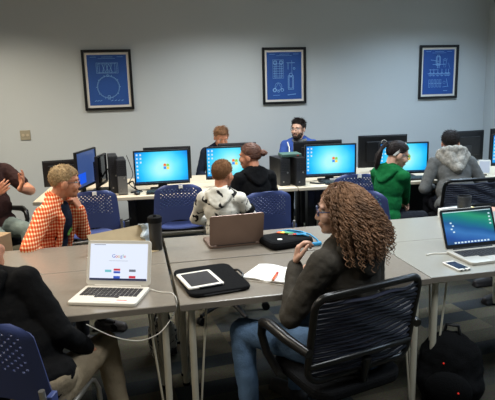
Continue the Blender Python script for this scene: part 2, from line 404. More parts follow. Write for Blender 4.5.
    def hand(mb, sd, d, n, curl):
        w = wr[sd]; d = V(d).normalized(); n = V(n); n = (n-d*n.dot(d)).normalized(); th = d.cross(n)*(1 if sd == 1 else -1); k = s*1.0
        bases = []
        for i, (o, L) in enumerate(((.031, .072), (.0105, .082), (-.0105, .076), (-.03, .06))):
            b = w+d*(.088-.004*abs(i-1))*k+th*o*k; mb.cap(w+d*.015*k+th*o*.5*k, .0145*k, b, .0115*k)
            dd = (d+th*(o*3.2)).normalized(); p = b; a = 0
            for L2, r0, r1 in ((.44, .0098, .009), (.31, .009, .008), (.25, .008, .0068)):
                a += R(curl*(1+.12*i)); v = dd*math.cos(a)+n*math.sin(a); q = p+v*L*L2*k; mb.cap(p, r0*k, q, r1*k, 8); p = q
        a0 = w+d*.025*k+th*.026*k; a1 = a0+(d*.6+th*.6+n*.35).normalized()*.04*k; a2 = a1+(d*.85+th*.2+n*.4).normalized()*.032*k; a3 = a2+(d*.9+n*.45-th*.1).normalized()*.026*k
        mb.cap(w+d*.02*k, .017*k, a0, .015*k); mb.cap(a0, .0145*k, a1, .0115*k); mb.cap(a1, .0112*k, a2, .0098*k); mb.cap(a2, .0096*k, a3, .0078*k)
    def legs(mb, g):
        for sd in (-1, 1):
            mb.cap(hipj[sd], .088*s*math.sqrt(fat)+g, kn[sd], .058*s+g); mb.cap(kn[sd], .058*s+g, kn[sd].lerp(an[sd], .35), .055*s+g); mb.cap(kn[sd].lerp(an[sd], .35), .055*s+g, an[sd], .04*s+g*1.2)
    def foot_dir(sd):
        d = an[sd]-kn[sd]; h = kn[sd]-hipj[sd]; h.z = 0
        return h.normalized()
    # body
    b = MB(); torso(b, -.014, 'none'); headp(b); legs(b, -.012)
    for sd, hd, pn, cu in ((-1, hd_l, pn_l, curl[0]), (1, hd_r, pn_r, curl[1])):
        bare = 0 if sleeve == 'short' else -.012
        b.cap(sh[sd], .055*s-.008, el[sd], .041*s+bare*.6); b.cap(el[sd], .042*s+bare*.6, el[sd].lerp(wr[sd], .3), .042*s+bare); b.cap(el[sd].lerp(wr[sd], .3), .042*s+bare, wr[sd], .0255*s)
        d = V(hd) if hd is not None else wr[sd]-el[sd]; n = V(pn) if pn is not None else V((0, 0, -1))
        hand(b, sd, d, n, cu)
        fd = foot_dir(sd); b.cap(an[sd]+V((0, 0, -.03)), .032*s, an[sd]+fd*.13*s+V((0, 0, -.045)), .022*s)
    remesh('body', b, skin, root, vox, 2)
    # clothes
    t = MB(); torso(t, .006, sleeve)
    hm = hoodmat or top
    if hood == 'down':
        hd = MB()
        for k in range(-10, 11):
            a = R(k*13.5); q = math.cos(a); hd.ell(S(.53-.02*(1-q)*.5, .088*math.sin(a), -.012-.078*q), (.026*s, .026*s, (.034+.008*q)*s))
        for k in range(-4, 5):
            a = k/4; hd.cap(S(.515-.01*abs(a), .11*a, -.085+.03*a*a), .03*s, S(.385+.05*a*a, .075*a, -.122+.01*a*a), .022*s)
        remesh('hood', hd, hm, root, .009, 6, .012, .05)
    elif hood == 'big':
        hd = MB()
        for k in range(-5, 6):
            a = R(k*26); q = math.cos(a)
            hd.ell(S(.535+.01*q, .115*math.sin(a), -.02-.095*q), (.045*s, .045*s, .05*s))
        hd.cap(S(.50, -.12, -.05), .05*s, S(.34, 0, -.135), .045*s); hd.cap(S(.50, .12, -.05), .05*s, S(.34, 0, -.135), .045*s)
        hd.cap(S(.50, -.06, -.10), .05*s, S(.36, 0, -.135), .04*s); hd.cap(S(.50, .06, -.10), .05*s, S(.36, 0, -.135), .04*s)
        remesh('hood', hd, hm, root, .009, 4, .02, .06)
    elif hood == 'collar':
        for k in range(-6, 7):
            a = R(k*25); t.ell(S(.535, .075*math.sin(a), -.015-.068*math.cos(a)), (.016*s, .016*s, .026*s))
    if extra: extra(root, S, HP, Hb, Tw, sh, el, wr, t)
    remesh('shirt' if sleeve == 'short' else 'jacket', t, top, root, max(vox, .008), 5, .016, .07)
    l = MB(); l.ell(S(.0), (.178*s*fat, .13*s*fat, .11*s), Rm); legs(l, .004)
    remesh('trousers', l, bottom, root, .010, 5, .012, .06)
    for sd in (-1, 1):
        fd = foot_dir(sd); m = MB(); a = V((an[sd].x, an[sd].y, 0)); bs = basis(fd, (0, 0, 1))
        m.cap(a+fd*-.04*s+V((0, 0, .043)), .036*s, a+fd*.06*s+V((0, 0, .042)), .04*s); m.cap(a+fd*.06*s+V((0, 0, .042)), .04*s, a+fd*.165*s+V((0, 0, .036)), .033*s)
        m.cap(a+V((0, 0, .05)), .042*s, a+V((0, 0, .1)), .044*s)
        m.box(a+fd*.06*s+V((0, 0, .012)), (.078*s, .26*s, .024), bs)
        remesh('shoe', m, shoes, root, .008, 3)
    # face details
    for q in (-1, 1):
        m = MB(); m.use('eyew').ell(HP(q*.03, .066, .006), .0125*hs, Hb); m.use('iris').ell(HP(q*.03, .0745, .006), (.0055*hs, .0045*hs, .0055*hs), Hb); obj('eye', m, parent=root, smooth=True)
        m = MB(); m.tube([HP(q*.014, .0855, .026), HP(q*.03, .086, .031), HP(q*.047, .076, .026)], [.003*hs, .004*hs, .002*hs], 6); obj('eyebrow', m, hairmat if hairmat not in ('hair_curl',) else 'hair_brown', root, True)
    m = MB(); m.tube([HP(-.02, .087, -.0655), HP(-.008, .0935, -.0625), HP(0, .0935, -.0635), HP(.008, .0935, -.0625), HP(.02, .087, -.0655)], [.002*hs, .0045*hs, .005*hs, .0045*hs, .002*hs], 6); obj('mouth', m, lips, root, True)
    if glasses:
        m = MB(); 
        for q in (-1, 1):
            m.tube([HP(q*.032+.024*math.cos(2*PI*k/16), .099-.25*abs(q*.032+.024*math.cos(2*PI*k/16))**1.5*2, .004+.0175*math.sin(2*PI*k/16)) for k in range(16)], .0022*hs, 6, True)
            m.tube([HP(q*.056, .09, .009), HP(q*.072, .06, .010), HP(q*.080, .0, .007), HP(q*.078, -.02, -.01)], .0026*hs, 6)
        m.tube([HP(-.009, .097, .008), HP(0, .1, .010), HP(.009, .097, .008)], .002*hs, 6); obj('glasses', m, glasses, root, True)
    if beard:
        m = MB(); rn = random.Random(5); n = 0
        while n < 1100:
            cx, rad = ((0, .045, -.078), (.047, .045, .038)) if rn.random() < .6 else ((0, .028, -.035), (.063, .063, .086))
            d = V((rn.gauss(0, 1), rn.gauss(0, 1), rn.gauss(0, 1))).normalized(); p = V((cx[0]+d.x*rad[0], cx[1]+d.y*rad[1], cx[2]+d.z*rad[2]))
            if p.y < .0 or p.z > -.04 or p.z < -.125: continue
            if abs(p.x) < .026 and p.z > -.078 and not (-.052 < p.z < -.042): continue
            if p.z > -.06 and abs(p.x) < .045 and not (abs(p.x) < .024 and p.y > .07): continue
            n += 1; m.tube([HP(*p), HP(*(p+d*.005+V((0, .001, -.003)))), HP(*(p+d*.006+V((0, .001, -.008))))], [.0026*hs, .0022*hs, .001*hs], 4)
        for k in range(60):
            x = rn.uniform(-.024, .024); p = V((x, .092-.2*abs(x)**1.3, -.049-.25*abs(x))); m.tube([HP(*p), HP(p.x+.2*x*.3, p.y+.003, p.z-.006)], [.003*hs, .0015*hs], 4)
        obj('beard', m, 'beard', root, True)
    # hair
    def shell(name, line, th, noise, nu=72, nv=54, off=(0, -.012, .028), rad=(.076, .097, .087)):
        vs = []; 
        for i in range(nv+1):
            ph = PI*i/nv
            for j in range(nu):
                a = 2*PI*j/nu; d = V((math.sin(a)*math.sin(ph), math.cos(a)*math.sin(ph), math.cos(ph)))
                az = abs(math.atan2(d.x, d.y)); z0 = line[-1][1]
                for (a0, h0), (a1, h1) in zip(line, line[1:]):
                    if a0 <= az <= a1: z0 = h0+(h1-h0)*(az-a0)/(a1-a0); break
                w = max(0, min(1, (d.z-z0)/.09+.5)); w = w*w*(3-2*w)
                k = .9+w*(.1+th(d)+noise*random.uniform(-1, 1))
                vs.append(HP(off[0]+d.x*rad[0]*k, off[1]+d.y*rad[1]*k, off[2]+d.z*rad[2]*k))
        fs = [(i*nu+j, i*nu+(j+1) % nu, (i+1)*nu+(j+1) % nu, (i+1)*nu+j) for i in range(nv) for j in range(nu)]
        m = MB(); m.add(vs, fs); return obj(name, m, hairmat, root, True)
    SH = [(0, .5), (.8, .45), (1.15, .12), (1.4, -.32), (1.6, -.25), (1.75, -.2), (2.2, -.62), (3.15, -.8)]
    LG = [(0, .5), (.7, .42), (1.1, .1), (1.5, -.25), (1.9, -.55), (3.15, -.75)]
    def zline(line, az):
        for (a0, h0), (a1, h1) in zip(line, line[1:]):
            if a0 <= az <= a1: return h0+(h1-h0)*(az-a0)/(a1-a0)
        return line[-1][1]
    def strands(line, N, L, lift, th, r=.0026, goal=None, front=0, name='hair_strands'):
        rn = random.Random(11); m = MB(); e = V((.076, .097, .087)); o_ = V((0, -.012, .028)); n = 0
        while n < N:
            z = rn.uniform(-.85, 1); az = rn.uniform(-PI, PI)
            if z < zline(line, abs(az))+.0: continue
            n += 1; q = math.sqrt(1-z*z); d = V((math.sin(az)*q, math.cos(az)*q, z)); k = 1+th(d)*.8
            p = V((d.x*e.x*k, d.y*e.y*k, d.z*e.z*k)); pts = []; rs = []; jt = V((rn.uniform(-.12, .12), rn.uniform(-.12, .12), rn.uniform(-.12, .12)))
            if goal is None:
                c0 = V((.12, -.45, .88)); t = d-c0
                if front and d.y > -.1 and d.z > .3: t = V((.35*front, .6, .55))
                t = t-d*t.dot(d); t = (t.normalized() if t.length > 1e-4 else V((0, -1, 0))); t = (t+V((rn.uniform(-.3, .3), rn.uniform(-.3, .3), rn.uniform(-.3, .3)))).normalized()
                ll = L*rn.uniform(.6, 1.25)*(.55+.6*max(d.z, 0))
                for i in range(4):
                    f = i/3; pts.append(HP(*(o_+p+t*(ll*f)+d*(ll*lift*(f-.35*f*f))))); rs.append(r*(1-.7*f)*hs)
            else:
                g = V(goal); gl = (g-o_); gd = V((gl.x/e.x, gl.y/e.y, gl.z/e.z)).normalized()
                w = rn.uniform(.0, .05)
                for i in range(8):
                    f = i/7; v = d.lerp(gd, f)+jt*math.sin(PI*f); v.normalize(); kk = k+w*math.sin(PI*f)*lift
                    pts.append(HP(*(o_+V((v.x*e.x*kk, v.y*e.y*kk, v.z*e.z*kk))))); rs.append(r*(1-.3*f)*hs)
            m.tube(pts, rs, 4)
        return obj(name, m, hairmat, root, True)
    if hair == 'short': shell('hair', SH, lambda d: .04+.05*max(d.z, 0), .012); strands(SH, 750, .034, .4, lambda d: .04+.05*max(d.z, 0))
    elif hair == 'crew':
        CR = [(0, .42), (.7, .4), (1.1, .15), (1.4, -.2), (1.75, -.1), (2.2, -.55), (3.15, -.72)]; th = lambda d: .025+.045*max(d.z, 0)
        shell('hair', CR, th, .012); strands(CR, 900, .017, .45, th, .0024)
    elif hair == 'buzz': shell('hair', SH, lambda d: .02+.02*max(d.z, 0), .006); strands(SH, 1100, .011, .9, lambda d: .02+.02*max(d.z, 0), .002)
    elif hair == 'quiff': th = lambda d: .025+.10*max(d.z, 0)*(.6+.5*max(d.y, 0)); shell('hair', SH, th, .012); strands(SH, 850, .036, .55, th, .0026, None, 1)
    elif hair in ('pony', 'bun'):
        strands(LG, 420, 0, 1.6 if hair == 'bun' else .7, lambda d: .06, .0034, (.005, -.11, .045) if hair == 'pony' else (.01, -.12, .02))
        shell('hair', LG, lambda d: .04+.05*max(d.z, 0)+(.06*max(-d.y, 0) if hair == 'bun' else .01), .01)
        m = MB()
        if hair == 'pony':
            for k in range(26):
                a = 2*PI*k/26; rr = random.uniform(.004, .02); ox, oz = rr*math.cos(a), rr*math.sin(a); e = random.uniform(-.02, .03)
                m.tube([HP(ox*.5, -.1, .045+oz*.5), HP(ox, -.135, .05+oz), HP(ox*1.4, -.16, .01+oz), HP(ox*1.5, -.165+oz, -.06), HP(ox*1.2, -.155+oz, -.13+e), HP(ox*.4, -.145+oz*.5, -.175+e)], [.007*hs, .009*hs, .01*hs, .01*hs, .008*hs, .002*hs], 6)
            obj('ponytail', m, hairmat, root, True)
        else:
            for k in range(26):
                a0 = random.uniform(0, 6.28); t0 = random.uniform(-.6, .6); r = random.uniform(.018, .036)
                ax = M.Rotation(t0, 3, 'X') @ M.Rotation(random.uniform(-.8, .8), 3, 'Z')
                m.tube([HP(*(V((.012, -.135, .02))+ax @ V((r*math.cos(a0+q*.5), r*.8*math.sin(a0+q*.5), .006*math.sin(q*2+a0))))) for q in range(9)], .0085*hs, 6)
            m.ell(HP(.012, -.13, .02), (.033*hs, .03*hs, .033*hs), Hb)
            obj('hair_bun', m, hairmat, root, True)
    elif hair == 'curly':
        m = MB(); m.ell(HP(0, -.03, .032), (.086*hs, .098*hs, .08*hs), Hb); m.ell(HP(0, -.075, -.06), (.12*hs, .085*hs, .13*hs), Hb); m.ell(HP(0, -.08, -.18), (.14*hs, .085*hs, .09*hs), Hb)
        core = remesh('hair_mass', m, 'hair_core', root, .008, 3, .03, .03)
        m = MB(); rnd = random.Random(3)
        for k in range(1900):
            z = rnd.uniform(-.6, 1); az = rnd.uniform(-PI, PI)
            if abs(az) < 1.15 and z < .55: continue
            q = math.sqrt(1-z*z); d = V((math.sin(az)*q, math.cos(az)*q, z))
            p = V((0, -.022, .03))+V((d.x*.088, d.y*.10, d.z*.082)); out = V((d.x, d.y-.15, 0)); L = rnd.uniform(.14, .38)*(.65+.5*(z+.6)/1.6)
            if d.y > .3: L *= .6
            ph = rnd.uniform(0, 6.28); turns = L/.034; rr = rnd.uniform(.004, .010); pts = []; rs = []
            n = max(10, int(turns*6)); pos = p.copy(); vel = d*.8+V((0, 0, .1)); st = L/n; lim = rnd.uniform(.10, .205)
            for i in range(n+1):
                f = i/n; vel = (vel*.9+V((out.x*.5, out.y*.4-.06, -1))*.16)
                pos = pos+vel.normalized()*st
                if pos.y > .03 and abs(pos.x) < .09: pos.y -= .004
                rad_ = math.sqrt(pos.x**2+(pos.y+.05)**2)
                if rad_ > lim: pos.x *= lim/rad_; pos.y = (pos.y+.05)*lim/rad_-.05
                w = ph+turns*2*PI*f; g = rr*min(1, f*3)
                pts.append(HP(pos.x+g*math.cos(w), pos.y+g*math.sin(w), pos.z)); rs.append((.0021 if f < .85 else .0014)*hs)
            m.tube(pts, rs, 4)
        o = obj('curls', m, 'hair_curl', root, True)
    return root, HP, Hb, S

# ------------------------------------------------------------------ room shell
XL, XR, YB, YF, ZC = -3.2, 4.86, 6.93, -1.6, 2.95
struct('floor', MB().box(((XL+XR)/2, (YB+YF)/2, -.05), (XR-XL+.4, YB-YF+.4, .1)), 'carpet')
struct('ceiling', MB().box(((XL+XR)/2, (YB+YF)/2, ZC+.05), (XR-XL+.4, YB-YF+.4, .1)), 'ceil')
struct('wall_back', MB().box(((XL+XR)/2, YB+.06, ZC/2), (XR-XL+.36, .12, ZC)), 'wall')
struct('wall_right', MB().box((XR+.06, (YB+YF)/2, ZC/2), (.12, YB-YF, ZC)), 'wall')
struct('wall_left', MB().box((XL-.06, (YB+YF)/2, ZC/2), (.12, YB-YF, ZC)), 'wall')
struct('wall_front', MB().box(((XL+XR)/2, YF-.06, ZC/2), (XR-XL+.36, .12, ZC)), 'wall')
struct('baseboard_back', MB().box(((XL+XR)/2, YB-.006, .05), (XR-XL, .012, .1)), 'trim')
struct('baseboard_right', MB().box((XR-.006, (YB+YF)/2, .05), (.012, YB-YF-.02, .1)), 'trim')

# ------------------------------------------------------------------ pictures
def picture(x, z, label, draw):
    w, h = .575, .705
    t = thing('framed_print', label, 'picture', (x, YB, z), 0, None)
    f = MB()
    for c, d in (((-w/2+.016, -.016, 0), (.032, .03, h)), ((w/2-.016, -.016, 0), (.032, .03, h)), ((0, -.016, h/2-.016), (w-.064, .03, .032)), ((0, -.016, -h/2+.016), (w-.064, .03, .032))): f.box(c, d)
    obj('frame', f, 'frame', t, bevel=.004)
    obj('mat_board', MB().box((0, -.006, 0), (w-.062, .008, h-.062)), 'matb', t)
    obj('print', MB().box((0, -.0115, 0), (w-.118, .003, h-.118)), 'blueprint', t)
    m = MB(); Y = -.0145
    def ln(a, b, r=.0017): m.tube([(a[0], Y, a[1]), (b[0], Y, b[1])], r, 4)
    def rc(x0, z0, x1, z1, r=.0017): ln((x0, z0), (x1, z0), r); ln((x1, z0), (x1, z1), r); ln((x1, z1), (x0, z1), r); ln((x0, z1), (x0, z0), r)
    def ci(cx, cz, R_, r=.0017, n=28): m.tube([(cx+R_*math.cos(2*PI*k/n), Y, cz+R_*math.sin(2*PI*k/n)) for k in range(n)], r, 4, True)
    for k, (x0, x1) in enumerate(((-.19, -.12), (-.06, .07), (.12, .19))): ln((x0, .268), (x1, .268), .002)
    ln((-.1, .25), (.1, .25), .0015)
    draw(ln, rc, ci)
    obj('drawing', m, 'ink', t)
    return t
def d1(ln, rc, ci):
    rc(-.125, .08, .125, .2); rc(-.11, .09, .11, .19)
    for x in (-.09, -.045, 0, .045, .09): ln((x, .08), (x, .2))
    for x in (-.06, -.02, .02): ln((x, .09), (x+.04, .19)); ln((x+.04, .09), (x, .19))
    ci(0, -.08, .13, .0022); ci(0, -.08, .122, .001)
    ci(0, .055, .012); ci(0, -.2, .016); rc(-.014, -.225, .014, -.18)
    for k in range(10):
        a = 2*PI*k/10; rr = .13; ln((rr*math.cos(a), -.08+rr*math.sin(a)), (1.1*rr*math.cos(a), -.08+1.1*rr*math.sin(a)), .003)
    for x in (-.17, -.14, -.11, .02, .06, .1, .14): ln((x, -.245), (x+.025, -.235), .003)
def d2(ln, rc, ci):
    rc(-.15, -.03, -.01, .2); rc(-.13, -.02, -.03, .12)
    for z in (0, .03, .06, .09, .12, .15): ln((-.145, z), (-.015, z), .0022)
    for x in (-.12, -.1, -.06, -.04): ln((x, -.02), (x, .19), .002)
    ci(-.12, .165, .022, .004); ci(-.04, .165, .022, .004)
    ci(-.08, -.13, .045, .002); ci(-.13, -.175, .02, .006); ci(-.03, -.175, .018, .004); ci(-.08, -.19, .012, .003)
    ln((-.08, -.085), (-.13, -.175)); ln((-.08, -.085), (-.03, -.175))
    rc(.05, -.17, .12, .0, .003); rc(.062, -.155, .108, -.015, .003); ci(.085, .01, .022, .003)
    ln((.03, .16), (.14, .16), .003); ln((.05, .16), (.05, .08), .003); ln((.1, .19), (.1, .03), .002); ci(.13, .09, .012, .003); ln((.04, -.24), (.15, -.23), .004); ln((-.15, -.24), (-.06, -.24), .002)
def d3(ln, rc, ci):
    rc(-.04, .09, .02, .2, .004); rc(-.025, .11, .005, .22, .003); ln((-.12, .16), (.0, .14), .003); ln((-.09, .1), (.1, .1), .003); ln((-.02, .05), (-.02, .12), .004); ln((.005, .05), (.005, .12), .004)
    ln((.06, .17), (.08, .06)); ln((.12, .18), (.1, .06)); ci(.09, .16, .015, .002); ln((.14, .12), (.17, .04))
    for x in (-.12, -.07, -.01, .05, .11, .15): ci(x, -.03, .022, .0025); ln((x, .04), (x, -.05), .003)
    ln((-.16, -.02), (.17, -.02), .003); ln((-.14, .03), (-.02, .03), .003)
    for x in (-.14, -.1, -.06, -.02, .02): rc(x, -.2, x+.022, -.1, .002); ln((x, -.15), (x+.03, -.15), .003)
    ci(.09, -.14, .018); ln((.12, -.09), (.15, -.2), .003); ln((.07, -.2), (.15, -.19), .003); ln((.08, -.25), (.14, -.25), .003)
picture(-.214, 1.846, 'black-framed blue print with one large circle, above the far left monitors', d1)
picture(1.969, 1.846, 'black-framed blue print hanging above the bearded man in glasses', d2)
picture(4.13, 1.848, 'black-framed blue print nearest the right corner of the room', d3)
t = thing('wall_outlet', 'small square beige outlet plate on the wall at far left', 'outlet', (-1.21, YB, 1.235))
obj('cover_plate', MB().box((0, -.005, 0), (.115, .01, .115)), 'plate', t, bevel=.003)
m = MB()
for q in (-1, 1): m.cyl((q*.025, -.009, 0), (q*.025, -.014, 0), .016)
obj('socket', m, 'deskedge', t)

# ------------------------------------------------------------------ tables
def make_table(label, loc, w, d, topmat, rods, H=.74):
    t = thing('classroom_table', label, 'table', loc, 0)
    obj('tabletop', MB().box((0, 0, H-.015), (w, d, .03)), topmat, t, bevel=.003)
    e = MB()
    for c, dd in (((0, -d/2-.0015, H-.016), (w, .003, .028)), ((0, d/2+.0015, H-.016), (w, .003, .028))): e.box(c, dd)
    obj('edge_band', e, 'edge', t)
    for sx in (-1, 1):
        for sy in (-1, 1):
            x = sx*(w/2-.055); y = sy*(d/2-.05)
            l = MB(); l.cyl((x, y, .012), (x, y, H-.03), .0165); l.box((x, y, H-.034), (.09, .09, .008)); lg = obj('leg', l, 'legmetal', t, True)
            for dx, dy in ((-sx*.075, -sy*.01), (-sx*.01, -sy*.075)):
                obj('brace_rod', MB().tube([(x+dx, y+dy, H-.03), (x+dx*.72, y+dy*.72, H*.65), (x+dx*.2, y+dy*.2, .05), (x+dx*.15, y+dy*.15, .03)], .0055, 8), 'legmetal', lg, True)
            obj('foot_glide', MB().cyl((x, y, 0), (x, y, .014), .022), 'blackm', lg)
    return t
LX0, LX1, CX0, CX1, RX0, RX1 = -1.325, .155, .172, 1.45, 1.456, 2.75
YA, YM1, YM2, YZ = 2.425, 3.062, 3.068, 3.615
ti = .42
make_table('grey table under the white laptop, front of the left pair', ((LX0+LX1)/2, (YA+YM1)/2, 0), LX1-LX0, YM1-YA, 'table', 1)
make_table('grey table bearing the black tumbler, behind the white laptop', ((LX0+LX1)/2, (YM2+YZ)/2, 0), LX1-LX0, YZ-YM2, 'table', 1)
make_table('grey table bearing the tablet, the folio and the notebook', ((CX0+CX1)/2, (YA+YM1)/2-.01, 0), CX1-CX0, YM1-YA, 'table', 1)
make_table('grey table bearing the open brown laptop', ((CX0+CX1)/2, (YM2+YZ)/2, 0), CX1-CX0, YZ-YM2, 'table', 1)
make_table('pale grey table bearing the silver laptop and the phone', ((RX0+RX1)/2, (YA+YM1)/2, 0), RX1-RX0, YM1-YA, 'tablelight', 1)
make_table('pale grey table behind the silver laptop, at the green hoodie', ((RX0+RX1)/2, (YM2+YZ)/2, 0), RX1-RX0, YZ-YM2, 'tablelight', 1)
TT = .7405

# ------------------------------------------------------------------ desks (slightly turned row), local frame u along, v deep
DA = R(-3.6); DO = V((0, 5.185, 0))
def D(u, v, z=0): return (DO.x+u*math.cos(DA)-v*math.sin(DA), DO.y+u*math.sin(DA)+v*math.cos(DA), z)
def make_desk(label, u0, u1, v0, v1, flip=False):
    H = .74; c = D((u0+u1)/2, (v0+v1)/2); w = u1-u0; d = v1-v0
    t = thing('computer_desk', label, 'desk', c, DA+(PI if flip else 0))
    obj('desktop', MB().box((0, 0, H-.017), (w, d, .034)), 'desk', t, bevel=.006)
    obj('under_desk_shade', MB().box((0, d/2-.06, .47), (w-.3, .018, .45)), 'dark', t)  # dark panel added to stand in for the shade under the desk
    for q in (-1, 1):
        l = MB(); x = q*(w/2-.2); l.box((x, .05, .37), (.075, .11, .66)); l.box((x, 0, .03), (.07, d-.1, .04)); l.box((x, 0, .695), (.06, d-.14, .02))
        obj('leg', l, 'black', t, bevel=.006)
    return t
segs = [(-.92, -.27), (-.25, 1.575), (1.585, 3.41), (3.42, 4.62)]
for i, (a, b) in enumerate(segs):
    make_desk(['tan computer desk at the left edge, behind the orange plaid shirt', 'tan computer desk behind the empty blue chair', 'tan computer desk under the monitor behind the curly-haired woman', 'tan computer desk at the far right, under the black slatted chair side'][i], a, b, 0, .60)
    make_desk(['tan desk against the far left monitor backs', 'tan desk in front of the navy jacket man facing the room', 'tan desk in front of the bearded man facing the room', 'tan desk at the far right facing the back wall'][i], a, b, .61, 1.12, True)
DT = .7405

# ------------------------------------------------------------------ monitors
def make_monitor(label, loc, rz, w=.535, h=.335, z0=.085, scr='screen', back_logo=False, tall=0):
    t = thing('computer_monitor', label, 'monitor', loc, rz)
    zc = z0+h/2
    b = MB()
    for c, d in (((-w/2+.008, -.012, zc), (.016, .03, h)), ((w/2-.008, -.012, zc), (.016, .03, h)), ((0, -.012, z0+h-.008), (w-.032, .03, .016)), ((0, -.012, z0+.011), (w-.032, .03, .022))): b.box(c, d)
    b.box((0, .0, zc), (w-.02, .014, h-.02)); b.box((0, .018, zc), (w*.7, .03, h*.62))
    obj('housing', b, 'black', t, bevel=.004)
    s = MB().box((0, 0, 0), (w-.032, .006, h-.038)); so = obj('screen', s, scr, t, loc=(0, -.0135, zc+.003))
    if scr == 'screen':
        L = MB(); k = .062
        for (cx, cz, mt) in ((-.0, .0, 'logo_r'), (1, 0, 'logo_g'), (0, -1, 'logo_b'), (1, -1, 'logo_y')):
            x0 = .018+cx*.029; z_ = .004+cz*.029
            L.use(mt).prism([(x0, z_-.003*cx), (x0+.013, z_+.004-.003*cx), (x0+.026, z_-.003*cx), (x0+.026, z_+.025-.003*cx), (x0+.013, z_+.029-.003*cx), (x0, z_+.025-.003*cx)], -.0042, -.003, 'y')
        obj('desktop_logo', L, parent=so)
        I = MB()
        for col in range(2):
            for rw in range(7 if col == 0 else 3): I.box((-w/2+.035+col*.035, -.0034, h/2-.045-rw*.037), (.016, .001, .018))
        obj('desktop_icons', I, 'icon', so)
        obj('task_bar', MB().box((0, -.0034, -h/2+.026), (w-.034, .001, .013)), 'bar', so)
    n = MB(); n.box((0, .035, (z0+h*.5)/2+.006), (.09, .022, z0+h*.5)); obj('stand_neck', n, 'dark', t, bevel=.004)
    n = MB(); n.prism(rrect(.25, .18, .03), 0, .012); obj('stand_base', n, 'dark', t, bevel=.003)
    if back_logo:
        L = MB(); zc2 = z0+h*.77
        L.use('silver').tube([(.032*math.cos(2*PI*k/24), .0345, zc2+.032*math.sin(2*PI*k/24)) for k in range(24)], .003, 6, True)
        text_mesh('DELL', .026, 'silver', L, lambda v: (-v.x, .0345, zc2-.009+v.y))
        obj('badge', L, parent=t)
    return t
m1 = make_monitor('lit monitor facing the empty blue chair, blue desktop with flag logo', D(.265, .33, DT), DA+R(2), .545, .345, .05)
make_monitor('lit monitor between the boy and the black hoodie with auburn bun', D(.95, .3, DT), DA-R(4), .5, .33, .075)
make_monitor('lit monitor just left of the ponytailed girl, above the curly hair', D(2.0, .33, DT), DA-R(2), .545, .34, .04)
make_monitor('lit monitor beyond the ponytailed girl in green', D(2.80, .33, DT), DA-R(6), .53, .335, .03)
make_monitor('lit monitor cut off by the right edge of the picture', D(4.0, .18, DT), DA-R(12), .53, .34, .08)
dimm = make_monitor('dim blue monitor seen at a steep angle behind the plaid shirt', D(-.47, .30, DT), DA+R(76), .5, .36, .07, 'dimscreen')
make_monitor('black monitor seen edge-on right behind the dim blue one', D(-.345, .44, DT), DA+R(80), .32, .3, .06, 'off')
make_monitor('black monitor back standing just right of the blond head', D(-.72, .47, DT), DA+PI+R(10), .36, .26, .06, 'off')
obj('lit_window', MB().box((-.13, -.0035, -.085), (.19, .001, .1)), 'blue_glow', [c for c in dimm.children if c.name.startswith('screen')][0])
make_monitor('black monitor back peeking over the lit monitor of the empty chair', D(.325, .72, DT), DA+PI, .50, .35, .03, 'off')
make_monitor('black monitor back just right of the auburn bun screen', D(1.08, .74, DT), DA+PI, .42, .33, .06, 'off')
make_monitor('black monitor back in front of the bearded man', D(1.99, .76, DT), DA+PI+R(3), .56, .33, .045, 'off')
make_monitor('large black monitor back with round silver badge left of the ponytail', D(2.715, .68, DT), DA+PI-R(2), .56, .36, .055, 'off', True)
make_monitor('black monitor back behind the head of the grey-hooded man', D(3.78, .8, DT), DA+PI+R(10), .5, .35, .06, 'off')
make_monitor('black monitor back at the far right behind the cut-off lit monitor', D(4.3, .72, DT), DA+PI-R(5), .5, .36, .07, 'off')
# keyboards and mice
def make_keyboard(label, loc, rz):
    t = thing('keyboard', label, 'keyboard', loc, rz)
    obj('case', MB().box((0, 0, .009), (.44, .145, .018)), 'black', t, bevel=.004)
    k = MB()
    for r in range(5):
        for c in range(15): k.box((-.198+c*.0283, .05-r*.026, .0205), (.0225, .020, .006))
    obj('keys', k, 'dark', t)
    return t
k0 = make_keyboard('black keyboard under the screen of the empty blue chair', D(.33, .13, DT), DA)
dup(k0, D(2.1, .12, DT), DA-.05, 'black keyboard under the screen left of the ponytailed girl')
dup(k0, D(2.98, .12, DT), DA, 'black keyboard in front of the ponytailed girl')
dup(k0, D(1.05, .11, DT), DA, 'black keyboard in front of the person with the auburn bun')
def make_mouse(label, loc, rz):
    t = thing('computer_mouse', label, 'mouse', loc, rz)
    obj('shell', MB().ell((0, 0, .011), (.03, .055, .022)), 'black', t, True); obj('scroll_wheel', MB().cyl((-.004, .03, .03), (.004, .03, .03), .007), 'grey', t); return t
ms = make_mouse('black mouse beside the keyboard of the empty blue chair', D(.02, .12, DT), 0); 
dup(ms, D(2.45, .12, DT), .2, 'black mouse beside the keyboard left of the ponytailed girl')

# tower computers
def make_pc(label, loc, rz, w=.1, d=.3, h=.33, face='grey'):
    t = thing('desktop_computer', label, 'computer', loc, rz)
    obj('case', MB().box((0, 0, h/2), (w, d, h)), 'black', t, bevel=.004)
    f = MB(); f.box((0, -d/2-.006, h*.28), (w*.96, .012, h*.52)); obj('front_panel', f, face, t, bevel=.003)
    f = MB(); f.box((0, -d/2-.005, h*.77), (w*.9, .01, h*.43))
    for k in range(6): f.box((0, -d/2-.011, h*(.6+.06*k)), (w*.75, .004, .006))
    obj('drive_bay', f, 'dark', t)
    f = MB(); f.cyl((w*.2, -d/2-.012, h*.48), (w*.2, -d/2-.016, h*.48), .009); f.cyl((-w*.2, -d/2-.011, h*.15), (-w*.2, -d/2-.014, h*.15), .008); obj('power_button', f, 'silver', t)
    f = MB()
    for k in range(8): f.box((w/2+.001, -d*.3+k*.028, h*.7), (.004, .014, h*.4))
    obj('side_vent', f, 'blackm', t)
    return t
make_pc('grey-fronted tower computer left of the lit screen, right of its pair', D(-.13, .27, DT), DA+R(8), .09, .3, .335, 'grey')
